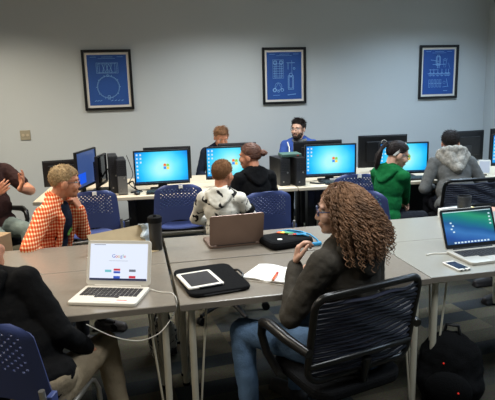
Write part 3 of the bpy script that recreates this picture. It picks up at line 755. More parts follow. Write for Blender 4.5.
make_pc('black tower computer standing behind the grey-fronted one', D(-.215, .39, DT), DA+R(8), .085, .3, .36, 'dark')
make_pc('dark tower computer nearest the bearded man, right of its pair', D(1.60, .24, DT), DA+R(10), .1, .3, .285, 'dark')
make_pc('dark tower computer just right of the auburn bun', D(1.455, .30, DT), DA+R(10), .11, .3, .272, 'dark')
t = thing('network_box', 'flat greenish box lying on the dark tower computers', 'box', D(1.55, .24, DT+.287), DA)
obj('case', MB().box((0, 0, .014), (.2, .2, .028)), mat('dull_green_case', (66, 96, 86), .5), t, bevel=.004)
obj('indicator', MB().box((.06, -.102, .014), (.02, .004, .01)), 'red', t)
# desk cables
def cable(label, pts, r=.005, mt='black', name='cable'):
    P = [V(p) for p in pts]; out = []
    for i in range(len(P)-1):
        p0, p1, p2, p3 = P[max(i-1, 0)], P[i], P[i+1], P[min(i+2, len(P)-1)]
        for k in range(6):
            t = k/6; out.append(.5*((2*p1)+(p2-p0)*t+(2*p0-5*p1+4*p2-p3)*t*t+(3*p1-p0-3*p2+p3)*t**3))
    out.append(P[-1])
    base = out[0].copy(); m = MB(); m.tube([p-base for p in out], r, 6)
    o = obj(name, m, mt, smooth=True, loc=tuple(base)); tag(o, label, 'cable'); return o
cable('black cable looped on the desk between tower and lit screen', [D(-.09, .44, .79), D(-.03, .40, .82), D(.0, .32, .755), D(.06, .22, .746), D(-.04, .2, .746), D(.04, .28, .746)], .008)
cable('black cable bundle hanging between dim blue screen and towers', [D(-.34, .44, .86), D(-.27, .46, .95), D(-.262, .40, .80), D(-.262, .25, .75), D(-.262, -.01, .742), D(-.262, -.03, .6), D(-.2, .0, .5), D(-.05, .05, .52)], .009)
cable('black cable lying on the desk left of the keyboard and girl', [D(1.75, .2, .748), D(1.82, .13, .748), D(1.9, .16, .748), D(1.86, .26, .748), D(1.98, .3, .748)], .009)
t = thing('cable_box', 'pale power strip box hanging under the desk gap', 'box', D(-.26, .05, .42), DA); obj('case', MB().box((0, 0, .11), (.06, .05, .25)), 'grey', t, bevel=.005); obj('socket', MB().box((0, -.027, .12), (.035, .006, .16)), 'white', t)
pc = cable('thin black tower cable against the wall right of the towers', [D(-.08, .45, 1.08), D(-.05, .46, .98), D(-.03, .44, .88), D(-.07, .42, .8), D(-.01, .36, .748)], .004)
# small card tag on desk under the M3 monitor
t = tag(obj('note_card', MB().box((0, 0, .02), (.085, .004, .04)), 'paper', loc=D(2.0, .2, DT)), 'small white card standing under the screen left of the girl', 'card')
# tablet on stand at right
t = thing('tablet', 'white tablet propped up beside the grey jacket shoulder', 'tablet', D(3.585, .08, DT), DA-R(30))
rt = M.Rotation(R(-18), 3, 'X')
obj('shell', MB().box(rt @ V((0, 0, .09))+V((0, 0, .006)), (.12, .01, .15), rt), 'white', t, bevel=.004); obj('screen', MB().box(rt @ V((0, -.006, .09))+V((0, 0, .006)), (.098, .003, .12), rt), 'tabpage', t)
obj('prop_stand', MB().box((0, .05, .04), (.06, .004, .1), M.Rotation(R(30), 3, 'X')), 'dark', t)

# ------------------------------------------------------------------ chairs
def make_blue_chair(label, loc, rz):
    t = thing('plastic_chair', label, 'chair', loc, rz)   # faces +y
    def back(u, v):
        w = .225-.022*v**3+(.02*(1-v)**3); 
        if v > .86: w -= .075*((v-.86)/.14)**2
        b0 = .055*max(0, 1-(u*2-1)**2*1.6); x = (u*2-1)*w; z = .50+b0+(.39-b0)*v-.012*(abs(u*2-1)**3)
        y = -.20-.075*v+.035*(abs(u*2-1)**2)
        return (x, y, z)
    NU, NV = 26, 22
    def hole(i, j): return 3 <= i < NU-3 and 9 <= j < NV-2 and (i+j) % 2 == 0
    obj('backrest', MB().sheet(back, NU, NV, .009, hole), 'bluechair', t, True)
    def seat(u, v):
        x = (u*2-1)*(.235-.02*v); y = -.19+.42*v; z = .445+.02*(abs(u*2-1)**2)-.04*max(0, v-.8)**2*12+.025*max(0, .2-v)*5
        return (x, y, z)
    obj('seat', MB().sheet(seat, 14, 14, .012), 'bluechair', t, True)
    m = MB()
    for q in (-1, 1):
        m.tube([(q*.235, .16, .425), (q*.24, -.05, .425), (q*.24, -.19, .432), (q*.24, -.235, .48), (q*.236, -.25, .56), (q*.232, -.255, .62)], .0125, 10)
    m.tube([(-.235, .05, .425), (.235, .05, .425)], .0125, 8); m.tube([(-.24, -.14, .425), (.24, -.14, .425)], .0125, 8)
    obj('seat_frame', m, 'silver', t, True)
    for q in (-1, 1):
        obj('leg', MB().tube([(q*.235, .16, .425), (q*.24, .19, .41), (q*.25, .21, .36), (q*.255, .225, .012)], .012, 10), 'silver', t, True)
        obj('leg', MB().tube([(q*.24, -.12, .425), (q*.25, -.16, .40), (q*.255, -.2, .35), (q*.26, -.235, .012)], .012, 10), 'silver', t, True)
    for q in (-1, 1): obj('back_bracket', MB().box((q*.25, -.215, .535), (.024, .052, .10)), 'bluechair', t, bevel=.004)
    return t
bc = make_blue_chair('empty blue perforated chair pushed up to the lit screen', (.40, 5.10, 0), R(-3))
dup(bc, (1.02, 4.50, 0), R(8), 'blue chair under the person in black hoodie with auburn bun')
dup(bc, (-.53, 2.33, 0), R(-19), 'large blue perforated chair in the near left corner')
bc_left = dup(bc, (-.40, 5.03, 0), R(10), 'blue chair behind the orange plaid elbow, tag on its rim')
bc_mid = dup(bc, (2.08, 5.06, 0), R(-4), 'blue chair pushed to the desk above the curly hair')
dup(bc, (1.98, 4.22, 0), R(-50), 'blue chair under the ponytailed girl in green')
for ch in (bc, bc_left, bc_mid):
    tagp = obj('tag', MB().box((.02, -.281, .872), (.035, .012, .028)), 'paper', ch); tagp['label'] = 'white tag on the top rim'
def star_base(t, mt='black', seat=.40):
    b = MB(); b.cyl((0, 0, .075), (0, 0, .13), .035, .028); b.cyl((0, 0, .1), (0, 0, seat), .022)
    for k in range(5):
        a = R(72*k+18); c, s_ = math.cos(a), math.sin(a)
        b.tube([(0, 0, .115), (.15*c, .15*s_, .1), (.29*c, .29*s_, .07)], [.024, .02, .014], 8)
    obj('star_base', b, mt, t, True)
    for k in range(5):
        a = R(72*k+18); c, s_ = math.cos(a), math.sin(a); w = MB(); p = V((.29*c, .29*s_, .03)); q = V((-s_, c, 0))
        for e in (-1, 1): w.cyl(p+q*(e*.012-.008), p+q*(e*.012+.008), .03)
        w.cyl(p+V((0, 0, .02)), p+V((0, 0, .05)), .008); obj('caster', w, 'blackm', t)
def make_web_chair(label, loc, rz, arms=True, W=.245, zt=.90):
    t = thing('office_chair', label, 'chair', loc, rz)
    star_base(t)
    s = MB(); s.prism(rrect(.47, .45, .09), .40, .448); obj('seat', s, 'fabric_black', t, bevel=.014)
    lf = lambda z: -.205-.16*(z-.48)-.05*max(0, z-.7)
    pts = []
    for x, z in rrect(2*W, zt-.50, .06, 6, 0, (zt+.50)/2): pts.append((x, lf(z)+.25*x*x*2, z))
    obj('back_frame', MB().tube(pts, .0165, 10, True), 'gloss', t, True)
    m = MB(); n = 15
    for k in range(n):
        z = .535+(zt-.575)*k/(n-1)
        m.tube([(x, lf(z)+.4*x*x+.004, z+.0035*math.sin(x*30+k*1.3)*(1+x/W)) for x in [(-W+.012)+(2*W-.024)*i/18 for i in range(19)]], .0095, 6)
    obj('back_webbing', m, 'chairslat', t, True)
    m = MB(); m.tube([(x, lf(.58)+.5*x*x-.008, .575+.02*(1-(x/W)**2)) for x in [-W+2*W*i/10 for i in range(11)]], .013, 8); m.tube([(0, -.23, .57), (0, -.2, .44), (0, -.05, .405)], .02, 8); obj('back_support', m, 'gloss', t, True)
    if arms:
        for q in (-1, 1):
            a = MB(); a.tube([(q*(W+.02), -.22, .655), (q*(W+.045), -.10, .672), (q*(W+.05), .05, .685), (q*(W+.045), .12, .665), (q*(W+.04), .145, .60), (q*(W+.03), .12, .52), (q*(W-.0), .06, .43)], [.02, .024, .026, .024, .02, .02, .02], 10); obj('armrest', a, 'gloss', t, True)
    return t
wc = make_web_chair('black slatted-back office chair with armrests under the curly-haired woman', (.87, 2.25, 0), R(15), True, .272)
make_web_chair('black slatted-back chair under the man with the grey hood', (3.06, 4.66, 0), R(-4), False, .275, .835)
make_web_chair('black office chair with armrests under the man in brown shirt', (-1.28, 5.13, 0), R(-142))
def make_task_chair(label, loc, rz, zt=.74):
    t = thing('task_chair', label, 'chair', loc, rz); star_base(t)
    s = MB(); s.prism(rrect(.45, .43, .1), .40, .448); obj('seat', s, 'fabric_black', t, bevel=.014)
    obj('backrest', MB().sheet(lambda u, v: ((u*2-1)*(.2-.03*v*v), -.215-.06*v+.15*(u-.5)**2, .52+(zt-.52)*v), 10, 8, .03), 'fabric_black', t, True)
    obj('back_support', MB().tube([(0, -.24, .60), (0, -.25, .47), (0, -.12, .405)], .016, 8), 'black', t, True); return t
tc = make_task_chair('black task chair under the boy, beyond the brown laptop', (.66, 3.97, 0), R(-20), .70)
dup(tc, (-.47, 4.0, 0), R(-115), 'black task chair under the man in orange plaid')
dup(tc, (3.24, 3.85, 0), R(95), 'black task chair at the right edge, above the dark shoe')

# ------------------------------------------------------------------ people
def L2(px, py, pz, loc, deg):     # world point -> a person's own frame
    d = V((px-loc[0], py-loc[1], 0)); a = -R(deg); return (d.x*math.cos(a)-d.y*math.sin(a), d.x*math.sin(a)+d.y*math.cos(a), pz)
# curly-haired woman
loc = (.955, 2.24); hd = 20
W_ = lambda x, y, z: L2(x, y, z, loc, hd)
person('woman with long curly brown hair and glasses, charcoal hoodie and jeans, hand raised', loc, hd, 1., 3, -2, 10, 44, 4, 0, 'skin3', 'charcoal', 'long', 'jeans',
       seat=.405, hand_l=W_(.715, 2.37, .895), hand_r=W_(.98, 2.62, .765), elb_l=(-.5, .2, -1), knee_l=W_(.48, 2.52, .53), ank_l=W_(.49, 2.40, .085), knee_r=W_(.80, 2.70, .53),
       hair='curly', hairmat='hair_curl', glasses='blueframe', vox=.0048, curl=(38, 20), hd_l=(.3, .1, 1), pn_l=(.8, -.5, .1), hood='down', hs=.96, fat=1.2, shoes='shoe')
# black hoodie at near left
loc = (-.50, 2.28); hd = -18
W_ = lambda x, y, z: L2(x, y, z, loc, hd)
person('person in black hoodie and khaki trousers seated at the white laptop', loc, hd, .96, 14, -23, 0, 0, 2, 0, 'skin2', 'blackcloth', 'long', 'khaki',
       seat=.38, hand_l=W_(-.58, 2.58, .775), hand_r=W_(-.26, 2.46, .56), elb_r=(.9, -.6, -1), knee_r=W_(-.19, 2.62, .50), ank_r=W_(-.13, 2.56, .085), hair='short', hairmat='hair_dark', hood='down', fat=1.38, vox=.007)
# orange plaid man
loc = (-.685, 3.99); hd = -118
W_ = lambda x, y, z: L2(x, y, z, loc, hd)
def open_shirt(root, S, HP, Hb, Tw, sh, el, wr, t):
    m = MB(); m.ell(S(.33, 0, .05), (.095, .098, .16), Tw); m.ell(S(.17, 0, .05), (.105, .105, .16), Tw); m.ell(S(.46, 0, .035), (.075, .062, .07), Tw)
    remesh('undershirt', m, 'navy', root, .008, 4, .008, .07)
    g = MB()
    for k in range(9):
        a = k*.8; g.tube([S(.31+.02*math.sin(a), .02*math.cos(a)+.01, .155), S(.33+.02*math.cos(a*1.7), .03*math.sin(a), .155)], .003, 5)
    obj('shirt_print', g, mat('green_shirt_print', (96, 150, 60), .7), root)
    for sd in (-1, 1):
        c = MB(); pts = [S(.545, sd*.06, -.03), S(.52, sd*.085, .035), S(.44, sd*.10, .105), S(.3, sd*.105, .135), S(.12, sd*.105, .145)]
        for a, b in zip(pts, pts[1:]): t.cap(a, .022, b, .022)
def local_dir(x, y, z, deg): 
    a = -R(deg); return (x*math.cos(a)-y*math.sin(a), x*math.sin(a)+y*math.cos(a), z)
person('man in orange plaid shirt over navy tee, chin on hand, short blond hair', loc, hd, .93, 23, 0, 8, 30, 2, 0, 'skin2', 'plaid', 'long', 'darkcloth',
       hand_l=W_(-.385, 3.965, .915), hand_r=W_(-.57, 3.75, .62), elb_l=local_dir(.6, -.2, -1, hd), elb_r=local_dir(-.3, -.6, -.6, hd), hd_l=local_dir(-.35, -.05, .8, hd), pn_l=local_dir(-.8, .3, 0, hd), curl=(60, 30),
       hair='crew', hairmat='hair_blond', glasses='glassframe', vox=.0055, hood='collar', extra=open_shirt)
# brown tee man
loc = (-1.245, 5.12); hd = -142
W_ = lambda x, y, z: L2(x, y, z, loc, hd)
person('man in dark brown shirt and grey-green jeans gesturing at the left edge', loc, hd, 1.06, -4, 0, 8, 30, 0, 0, 'skin2', 'tee_brown', 'short', 'jeans_grey',
       hand_l=W_(-.95, 4.93, .92), hand_r=W_(-1.14, 4.80, .90), elb_l=local_dir(.9, .1, -.8, hd), elb_r=local_dir(-.6, -.7, -.6, hd), hd_l=local_dir(.35, -.2, .75, hd), pn_l=local_dir(-.8, -.3, .5, hd), hd_r=local_dir(.7, -.1, .5, hd), pn_r=local_dir(.3, .8, .4, hd),
       curl=(14, 14), knee_l=W_(-.90, 4.86, .57), knee_r=W_(-1.10, 4.68, .57), ank_l=W_(-.92, 4.78, .085), ank_r=W_(-1.12, 4.62, .085), fat=1.12, hair='short', hairmat='hair_dark', vox=.0055)
# boy in white printed hoodie
loc = (.63, 4.02); hd = -24
def armband(root, S, HP, Hb, Tw, sh, el, wr, t):
    a = sh[1].lerp(el[1], .45); b = sh[1].lerp(el[1], .60); obj('sleeve_band', MB().cyl(a, b, .062, .060, 18), 'blackcloth', root, True)
person('boy with buzzed brown hair in white hoodie with black print', loc, hd, .80, 5, 0, 0, -14, 2, 0, 'skin2', 'star', 'long', 'darkcloth', hair='buzz', hairmat='hair_buzz', hood='down', hs=.95, extra=armband, elb_l=(-1, 0, -1), elb_r=(1, 0, -1), shoes='shoe_pat')
# auburn bun in black hoodie
loc = (1.07, 4.68); hd = 12
person('person with auburn hair in a bun and black hoodie, facing the screen', loc, hd, .86, 8, 0, 0, 48, 4, 0, 'skin2', 'blackcloth', 'long', 'darkcloth', hair='bun', hairmat='hair_red', hood='down', hs=.97)
# man in navy behind desk
loc = (1.03, 6.50); hd = 176
person('man in navy jacket with light brown hair looking down behind the desk', loc, hd, .96, 12, 0, 0, 12, 24, 0, 'skin2', 'navy', 'long', 'darkcloth', hair='quiff', hairmat='hair_ginger', hood='collar')
# bearded man
loc = (2.03, 6.50); hd = 165
def vneck(root, S, HP, Hb, Tw, sh, el, wr, t):
    m = MB(); m.ell(S(.36, 0, .035), (.085, .098, .15), Tw); m.ell(S(.475, 0, .02), (.085, .066, .07), Tw); remesh('undershirt', m, 'greytee', root, .008, 4, .008, .07)
    for sd in (-1, 1):
        b = MB(); b.tube([S(.50, sd*.15, .055), S(.44, sd*.13, .095), S(.34, sd*.125, .118)], .008, 6); obj('stripe', b, 'paper', root, True)
person('bearded dark-haired man in glasses, blue and grey hoodie, behind the desk', loc, hd, .98, 0, 0, 0, -30, 3, 0, 'skin3', 'bluehood', 'long', 'darkcloth', hair='quiff', hairmat='hair_dark', glasses='glassframe', beard=True, vox=.0055, extra=vneck, hood='down', hoodmat='greytee')
# girl in green
loc = (2.16, 4.40); hd = -66
def headband(root, S, HP, Hb, Tw, sh, el, wr, t):
    k = 24; m = MB()
    for q in (-1, 1): m.tube([HP(.083*math.cos(PI*i/k), -.06+.006*q+.085*math.sin(PI*i/k), -.02+.134*math.sin(PI*i/k)) for i in range(k+1)], .0055, 6)
    obj('headband', m, 'band', root, True)
person('girl with dark ponytail, pale headband and glasses in green hoodie', loc, hd, .86, 8, 0, 0, -32, 18, 0, 'skin3', 'green', 'long', 'darkcloth', hand_l=(-.12, .34, .62), hand_r=(-.06, .36, .62), hair='pony', hairmat='hair_dark', glasses='glassframe', hood='down', hs=.98, extra=headband, vox=.0055)
# grey hooded man
loc = (3.05, 4.66); hd = -12
person('man in grey jacket with speckled pale hood, seen from behind', loc, hd, 1.0, 27, 0, 0, -20, 4, 0, 'skin2', 'grey_jacket', 'long', 'darkcloth', hair='short', hairmat='hair_dark', hood='big', hoodmat='heather', fat=1.25, seat=.42)
# person beyond right edge
loc = (3.24, 3.82); hd = 98
W_ = lambda x, y, z: L2(x, y, z, loc, hd)
person('person at the right edge of whom a dark trouser leg and shoe show', loc, hd, .95, 4, 0, 0, 0, 5, 0, 'skin', 'blackcloth', 'long', 'darkcloth', ank_l=W_(2.79, 3.62, .085), knee_l=W_(2.83, 3.66, .55), ank_r=W_(2.95, 3.95, .085))

# ------------------------------------------------------------------ laptops
def make_laptop(label, loc, rz, w, d, h, tilt, shell, keymat='key', screen='off', bezel=None):
    t = thing('laptop', label, 'laptop', loc, rz)      # user side is -y, hinge at +y
    b = MB(); b.prism(rrect(w, d, .018), 0, .017); obj('base', b, shell, t, bevel=.004)
    k = MB()
    for r in range(5):
        for c in range(13): k.box((-w*.40+c*w*.80/12, d*.30-r*.021, .0185), (w*.80/12*.82, .0165, .003))
    k.box((0, d*.30-5*.021, .0185), (w*.36, .0165, .003)); obj('keys', k, keymat, t)
    obj('trackpad', MB().box((0, -d*.30, .0175), (w*.26, d*.26, .0012)), 'grey' if shell == 'brown' else shell, t)
    rt = M.Rotation(R(-(tilt-90)), 3, 'X'); hg = V((0, d/2-.006, .017))
    T = lambda x, y, z: hg+rt @ V((x, y, z))
    l = MB(M.Translation(hg) @ rt.to_4x4()); l.prism(rrect(w, h, .016, 5, 0, h/2+.004), 0, .009, 'y'); lid = obj('lid', l, shell, t, bevel=.002)
    if bezel:
        l = MB(M.Translation(hg) @ rt.to_4x4()); l.prism(rrect(w-.006, h-.006, .014, 5, 0, h/2+.004), -.0015, .001, 'y'); obj('bezel', l, bezel, t)
    so = obj('screen', MB().box((0, 0, 0), (w-.034, .0025, h-.042)), screen, t, loc=tuple(T(0, -.002, h/2+.008))); so.rotation_euler.x = R(-(tilt-90))
    obj('hinge', MB().cyl((-w*.36, d/2-.004, .018), (w*.36, d/2-.004, .018), .006), 'dark' if shell != 'white' else 'white', t)
    return t, so
lt, so = make_laptop('white laptop showing a search page, near left on the table', (-.15, 2.605, TT), R(-20), .335, .225, .225, 108, 'white', 'key', 'page')
y = -.0022; w, h = .301, .183
obj('task_bar', MB().box((0, y, -h/2+.005), (w-.002, .001, .010)), 'bar', so); obj('address_bar', MB().box((-.1, y, h/2-.005), (.06, .001, .003)), 'pg_grey', so); obj('search_field', MB().box((0, y, .006), (.1, .001, .0012)), 'pg_grey', so)
for i, (x, z, a) in enumerate(((-.052, -.045, 'pg_c'), (-.006, -.038, 'pg_r'), (-.006, -.051, 'pg_b'), (.075, -.042, 'pg_grey'), (-.006, -.076, 'pg_b'), (.075, -.074, 'pg_r'))):
    obj('page_tile', MB().box((x, y, z), (.034, .001, .010 if i in (1, 2) else .012)), a, so)
m = MB(); x = -.034
for ch, mt_, wd in (('G', 'pg_b', .017), ('o', 'pg_r', .0125), ('o', 'pg_y', .0125), ('g', 'pg_b', .0125), ('l', 'pg_g', .0065), ('e', 'pg_r', .012)):
    cx = x+wd/2; text_mesh(ch, .024, mt_, m, lambda v, cx=cx: (cx+v.x, y-v.z*.5, .022+v.y)); x += wd
obj('page_heading', m, parent=so)
s = obj('sticker', MB().box((.09, -.088, .0178), (.055, .03, .0012)), 'paper', lt); s['label'] = 'white sticker with red bar'
obj('sticker_bar', MB().box((.09, -.078, .0186), (.05, .007, .0008)), 'red', s)
lt, so = make_laptop('open brown laptop turned lid-first to the camera', (.60, 3.39, TT), PI+R(3), .345, .235, .20, 102, 'brown', 'key', 'off')
lt, so = make_laptop('silver laptop with green and blue wave wallpaper at the right edge', (1.93, 2.655, TT), R(2), .36, .245, .235, 112, 'alu', 'key', 'wave', 'black')
m = MB(); y = -.0022
for k in range(11): m.box((-.11+k*.022, y, -.088), (.013, .001, .009))
obj('dock', m, 'icon', so); obj('menu_bar', MB().box((0, y, .0935), (.32, .001, .004)), 'icon', so); m = MB()
m2 = MB()
for k in range(4): m.box((-.12+.012*(k % 2), y, .03-.018*k), (.012, .001, .008)); m2.box((.145, y, .07-.02*k), (.012, .001, .008))
obj('desktop_icons', m2, 'icon', so)
obj('desktop_icons', m, 'icon', so)
# ------------------------------------------------------------------ things on the tables
# folio and tablet
t = thing('folio_case', 'black padded folio lying under the white tablet', 'case', (.355, 2.69, TT), R(8))
obj('cover', MB().prism(rrect(.315, .41, .05), 0, .022), 'fabric_black', t, bevel=.008); m = MB(); m.tube([(x*.157, y_*.205, .011) for x, y_ in [(math.copysign(abs(math.cos(a))**.4, math.cos(a)), math.copysign(abs(math.sin(a))**.4, math.sin(a))) for a in [2*PI*k/48 for k in range(48)]]], .004, 6, True); obj('zip', m, 'black', t)
m = MB(); m.tube([(.15, .06, .022), (.163, .03, .03), (.163, -.04, .03), (.15, -.07, .022)], .006, 6); obj('pull_strap', m, 'black', t, True)
t = thing('tablet', 'white-bezelled tablet lying face up on the black folio', 'tablet', (.295, 2.66, TT+.023), R(11))
obj('shell', MB().prism(rrect(.185, .235, .014), 0, .009), 'white', t, bevel=.002); obj('screen', MB().box((0, 0, .0094), (.146, .19, .0012)), 'tablet', t)
obj('case_edge', MB().box((.02, -.121, .005), (.12, .008, .009)), 'black', t, bevel=.002)
# notebook and marker
t = thing('notebook', 'open white notebook at the elbow of the curly-haired woman', 'notebook', (.70, 2.68, TT), R(-38))
m = MB()
m.sheet(lambda u, v: (-.15+.15*u, -.12+.24*v, .006+.008*math.sin(PI*u)), 8, 2, .006); m.sheet(lambda u, v: (.15*u, -.12+.24*v, .006+.008*math.sin(PI*u)), 8, 2, .006)
obj('pages', m, 'paper', t, True); obj('cover', MB().box((0, 0, .0015), (.312, .25, .003)), 'matb', t)
t = thing('marker', 'orange marker resting on the open white notebook', 'pen', (.675, 2.60, TT+.0175), R(62))
obj('barrel', MB().cyl((-.05, 0, .006), (.03, 0, .006), .006), 'orange', t, True); obj('cap', MB().cyl((.03, 0, .006), (.062, 0, .006), .0068), 'red', t, True); obj('tip', MB().cyl((-.064, 0, .006), (-.05, 0, .006), .002, .005), 'brownbox', t)
# neoprene sleeve with cards and cyan lanyard
t = thing('zip_pouch', 'black zip pouch with cyan cord right of the brown laptop', 'pouch', (.915, 3.24, TT), R(12))
def pouch(u, v):
    a = PI*2*u; return (0, 0, 0)
obj('shell', MB().prism(rrect(.30, .24, .045), 0, .05), 'fabric_black', t, bevel=.02); obj('logo_patch', MB().cyl((-.065, -.05, .049), (-.065, -.05, .0515), .016), 'paper', t)
m = MB()
for k, c in enumerate(('orange', 'yellow', 'greenp', 'paper', 'red', 'cyan')): m.use(c).box((.015+.016*k, .075-.022*k, .054+.003*(k % 3)), (.04, .06, .004), M.Rotation(R(30+7*k), 3, 'Z'))
obj('card_stack', m, parent=t)
m = MB(); m.tube([(.0, .115, .052), (.07, .08, .062), (.12, .02, .06), (.15, -.05, .052), (.168, -.10, .03), (.175, -.13, .008)], .006, 8); m.tube([(.02, .10, .056), (.06, .03, .062), (.09, -.04, .062), (.12, -.09, .055)], .005, 8); obj('cord', m, 'cyan', t, True); obj('cord_grip', MB().cyl((.09, -.135, .014), (.175, -.14, .014), .012), 'cyan', t, True)
# tumbler
t = thing('tumbler', 'tall black tumbler standing at the corner of the left table', 'tumbler', (.112, 3.36, TT))
obj('cup', MB().lathe([(.034, 0), (.038, .004), (.041, .17), (.042, .178), (.0, .178)], n=28), 'black', t, True); obj('lid', MB().lathe([(.043, .176), (.0445, .182), (.0445, .208), (.036, .216), (.0, .216)], n=28), 'blackm', t, True); obj('spout', MB().box((0, -.02, .22), (.02, .015, .012)), 'blackm', t, bevel=.003)
# tan folder behind white laptop, plastic film
t = thing('folder', 'tan card folder propped open behind the white laptop', 'folder', (-.10, 3.36, TT), R(28))
ra = M.Rotation(R(-32), 3, 'X')
m = MB(); m.box(ra @ V((0, 0, .075))+V((0, 0, .002)), (.36, .005, .15), ra); obj('cover', m, 'tan', t); obj('base', MB().box((0, -.02, .003), (.36, .24, .005)), 'tan', t); obj('sheet', MB().box((-.09, -.05, .0065), (.22, .2, .001), M.Rotation(R(8), 3, 'Z')), 'paper', t)
t = obj('plastic_bag', MB(), 'plasticbag') if False else None
m = MB(); rnd = random.Random(5); m.sheet(lambda u, v: (-.05+.11*u+.012*math.sin(9*v+3*u), .03*math.sin(7*u+2)+.02*math.sin(11*v), .0+.15*v*(1-.25*abs(u-.4))), 12, 14, .003)
tag(obj('plastic_bag', m, 'plasticbag', smooth=True, loc=(.055, 3.50, TT)), 'crumpled clear plastic bag left of the black tumbler', 'bag')
# phone
t = thing('phone', 'white-cased phone lying beside the silver laptop', 'phone', (1.667, 2.535, TT), R(-84))
obj('case', MB().prism(rrect(.145, .078, .011), 0, .011), 'white', t, bevel=.003); obj('screen', MB().box((.002, 0, .0114), (.112, .062, .001)), 'off', t); obj('home_button', MB().cyl((.063, 0, .011), (.063, 0, .0122), .006), 'dark', t)
m = MB()
for q in (-.024, 0, .024): m.box((.07, q, .006), (.006, .012, .006))
obj('case_slots', m, 'dark', t)
cable('short white cable at the left edge of the silver laptop', [(1.745, 2.75, TT+.008), (1.71, 2.765, TT+.004), (1.67, 2.775, TT+.004), (1.62, 2.76, TT+.004)], .004, 'white')
# book and cup behind the silver laptop
t = thing('booklet', 'thick white and yellow booklet on the table below the black slatted chair', 'booklet', (2.31, 3.48, TT), R(6))
rb = M.Rotation(R(0), 3, 'X')
obj('cover', MB().box((0, 0, .035), (.26, .2, .07)), 'paper', t, bevel=.003); m = MB(); m.use('yellow').box((-.08, -.03, .0706), (.10, .05, .001)); m.use('grey').box((-.07, .04, .0706), (.12, .045, .001)); m.use('yellow').box((.1, .0, .0706), (.05, .06, .001)); obj('cover_print', m, parent=t)
t = thing('mesh_cup', 'black mesh pencil cup standing on the white and yellow booklet', 'cup', (2.32, 3.47, TT+.0712))
obj('cup', MB().lathe([(.045, 0), (.046, .003), (.048, .10), (.045, .10), (.042, .006), (.0, .006)], n=20), 'dark', t, True)
m = MB()
for k in range(4): m.tube([(.048*math.cos(2*PI*j/20), .048*math.sin(2*PI*j/20), .015+.026*k) for j in range(20)], .002, 5, True)
obj('wire_ring', m, 'black', t)
# white charger lead hanging under the left table
cable('white charger lead drooping from the white laptop below the table edge', [(.045, 2.64, TT+.008), (.09, 2.60, TT+.003), (.15, 2.56, TT+.003), (.163, 2.50, TT-.03), (.12, 2.44, .655), (.06, 2.41, .61), (-.03, 2.40, .595), (-.14, 2.40, .63), (-.25, 2.405, .70)], .0024, 'white')
# ------------------------------------------------------------------ bags on the floor
t = thing('backpack', 'black backpack with two tiny red lights on the carpet under the right table', 'backpack', (1.62, 2.47, 0), R(-35))
m = MB(); m.ell((0, 0, .2), (.17, .13, .2)); m.ell((0, -.02, .12), (.18, .14, .12)); m.box((0, 0, .06), (.26, .2, .11)); remesh('body', m, 'fabric_black', t, .012, 5, .03, .08)
m = MB(); m.ell((0, -.13, .13), (.12, .05, .1)); obj('pocket', m, 'fabric_black', t, True)
m = MB(); m.tube([(-.04, .0, .39), (-.03, .0, .44), (.03, .0, .44), (.04, .0, .39)], .01, 8); obj('handle', m, 'black', t, True)
for p in ((-.03, -.128, .275), (.05, -.185, .15)): obj('light', MB().ell(p, .0048), 'led', t)
t = thing('patterned_bag', 'grey and black patterned bag on the carpet behind the table legs', 'bag', (.12, 3.42, 0), R(10))
m = MB(); m.ell((0, 0, .13), (.1, .07, .13)); m.box((0, 0, .05), (.16, .11, .09)); remesh('body', m, 'shoe_pat', t, .01, 5, .03, .07); obj('handle', MB().tube([(-.05, 0, .24), (-.03, 0, .33), (.03, 0, .33), (.05, 0, .24)], .008, 8), 'black', t, True)
t = thing('cardboard_box', 'tan cardboard box beside the jeans at the left edge', 'box', (-1.16, 4.25, 0), R(-25))
obj('body', MB().box((0, 0, .345), (.34, .34, .69)), 'brownbox', t, bevel=.004); obj('tape', MB().box((0, 0, .691), (.05, .34, .002)), 'tan', t)

# ------------------------------------------------------------------ lights
def light(x, y, col, p, label, lit=True):
    t = thing('ceiling_light', label, 'light', (x, y, ZC))
    f = MB()
    for c, d in (((-.6, 0, -.01), (.03, .62, .02)), ((.6, 0, -.01), (.03, .62, .02)), ((0, .3, -.01), (1.2, .03, .02)), ((0, -.3, -.01), (1.2, .03, .02))): f.box(c, d)
    obj('frame', f, 'white', t); obj('diffuser', MB().box((0, 0, -.006), (1.17, .57, .008)), emit('light_diffuser', (235, 238, 240), .6), t)
    ld = bpy.data.lights.new('lamp', 'AREA'); ld.shape = 'RECTANGLE'; ld.size = 1.15; ld.size_y = .55; ld.spread = R(135); ld.energy = p; ld.color = col
    lo = bpy.data.objects.new('lamp', ld); C.objects.link(lo); lo.location = (0, 0, -.015); lo.parent = t
WARM, MID, COOL = (1, .92, .77), (.9, .96, 1), (.6, .79, 1)  # unseen fixtures; tints added per column to grade wall from warm to cool
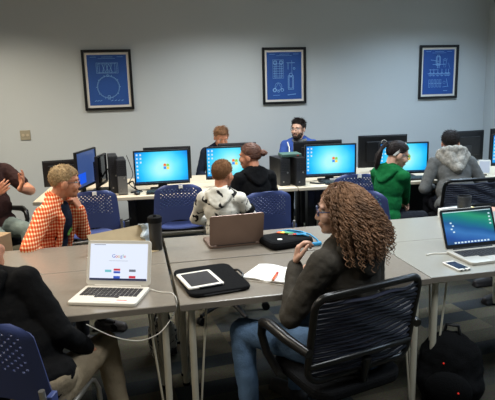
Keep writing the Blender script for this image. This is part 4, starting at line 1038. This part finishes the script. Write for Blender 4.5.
for x, col, nm in ((-1.6, WARM, 'left'), (1.2, MID, 'middle'), (3.7, COOL, 'right')):
    for y, p, nm2 in ((1.6, 25, 'near'), (3.6, 36, 'centre'), (5.5, 50, 'far')):
        light(x, y, col, p, 'unseen tinted rectangular ceiling light, %s column, %s row' % (nm, nm2))
w = bpy.data.worlds.new('World'); bpy.context.scene.world = w; w.use_nodes = True
w.node_tree.nodes['Background'].inputs[0].default_value = (.5, .55, .6, 1); w.node_tree.nodes['Background'].inputs[1].default_value = .1

GR = {'computer_monitor': 'monitors along the desk row', 'plastic_chair': 'blue plastic chairs', 'office_chair': 'black slatted office chairs', 'task_chair': 'black task chairs', 'classroom_table': 'grey classroom tables',
      'computer_desk': 'tan computer desks', 'desktop_computer': 'tower computers on the desk', 'keyboard': 'black keyboards on the desks', 'computer_mouse': 'black mice on the desks', 'framed_print': 'framed blue prints on the wall', 'ceiling_light': 'ceiling lights'}
for o in C.objects:
    if o.parent is None and o.name.split('.')[0] in GR: o['group'] = GR[o.name.split('.')[0]]
# ------------------------------------------------------------------ camera
F, HC, YH, RHO, YAW = 550., 1.72, 87., .028, R(11.8)
pitch = math.atan((200-YH)*math.cos(math.atan(RHO))/F); roll = math.atan(RHO)
fh = V((math.sin(YAW), math.cos(YAW), 0)); rh = V((math.cos(YAW), -math.sin(YAW), 0)); up = V((0, 0, 1))
f = fh*math.cos(pitch)-up*math.sin(pitch); u = up*math.cos(pitch)+fh*math.sin(pitch)
ir = rh*math.cos(roll)-u*math.sin(roll); iu = rh*math.sin(roll)+u*math.cos(roll)
cd = bpy.data.cameras.new('camera'); cd.sensor_fit = 'HORIZONTAL'; cd.sensor_width = 36; cd.lens = 36*F/495; cd.clip_start = .05
co = bpy.data.objects.new('camera', cd); C.objects.link(co)
co.matrix_world = M.Translation((0, 0, HC)) @ M((ir, iu, -f)).transposed().to_4x4()
sc = bpy.context.scene; sc.camera = co
vs = sc.view_settings; vs.view_transform = 'Standard'; vs.look = 'None'; vs.gamma = 1; vs.exposure = .15; vs.use_curve_mapping = False
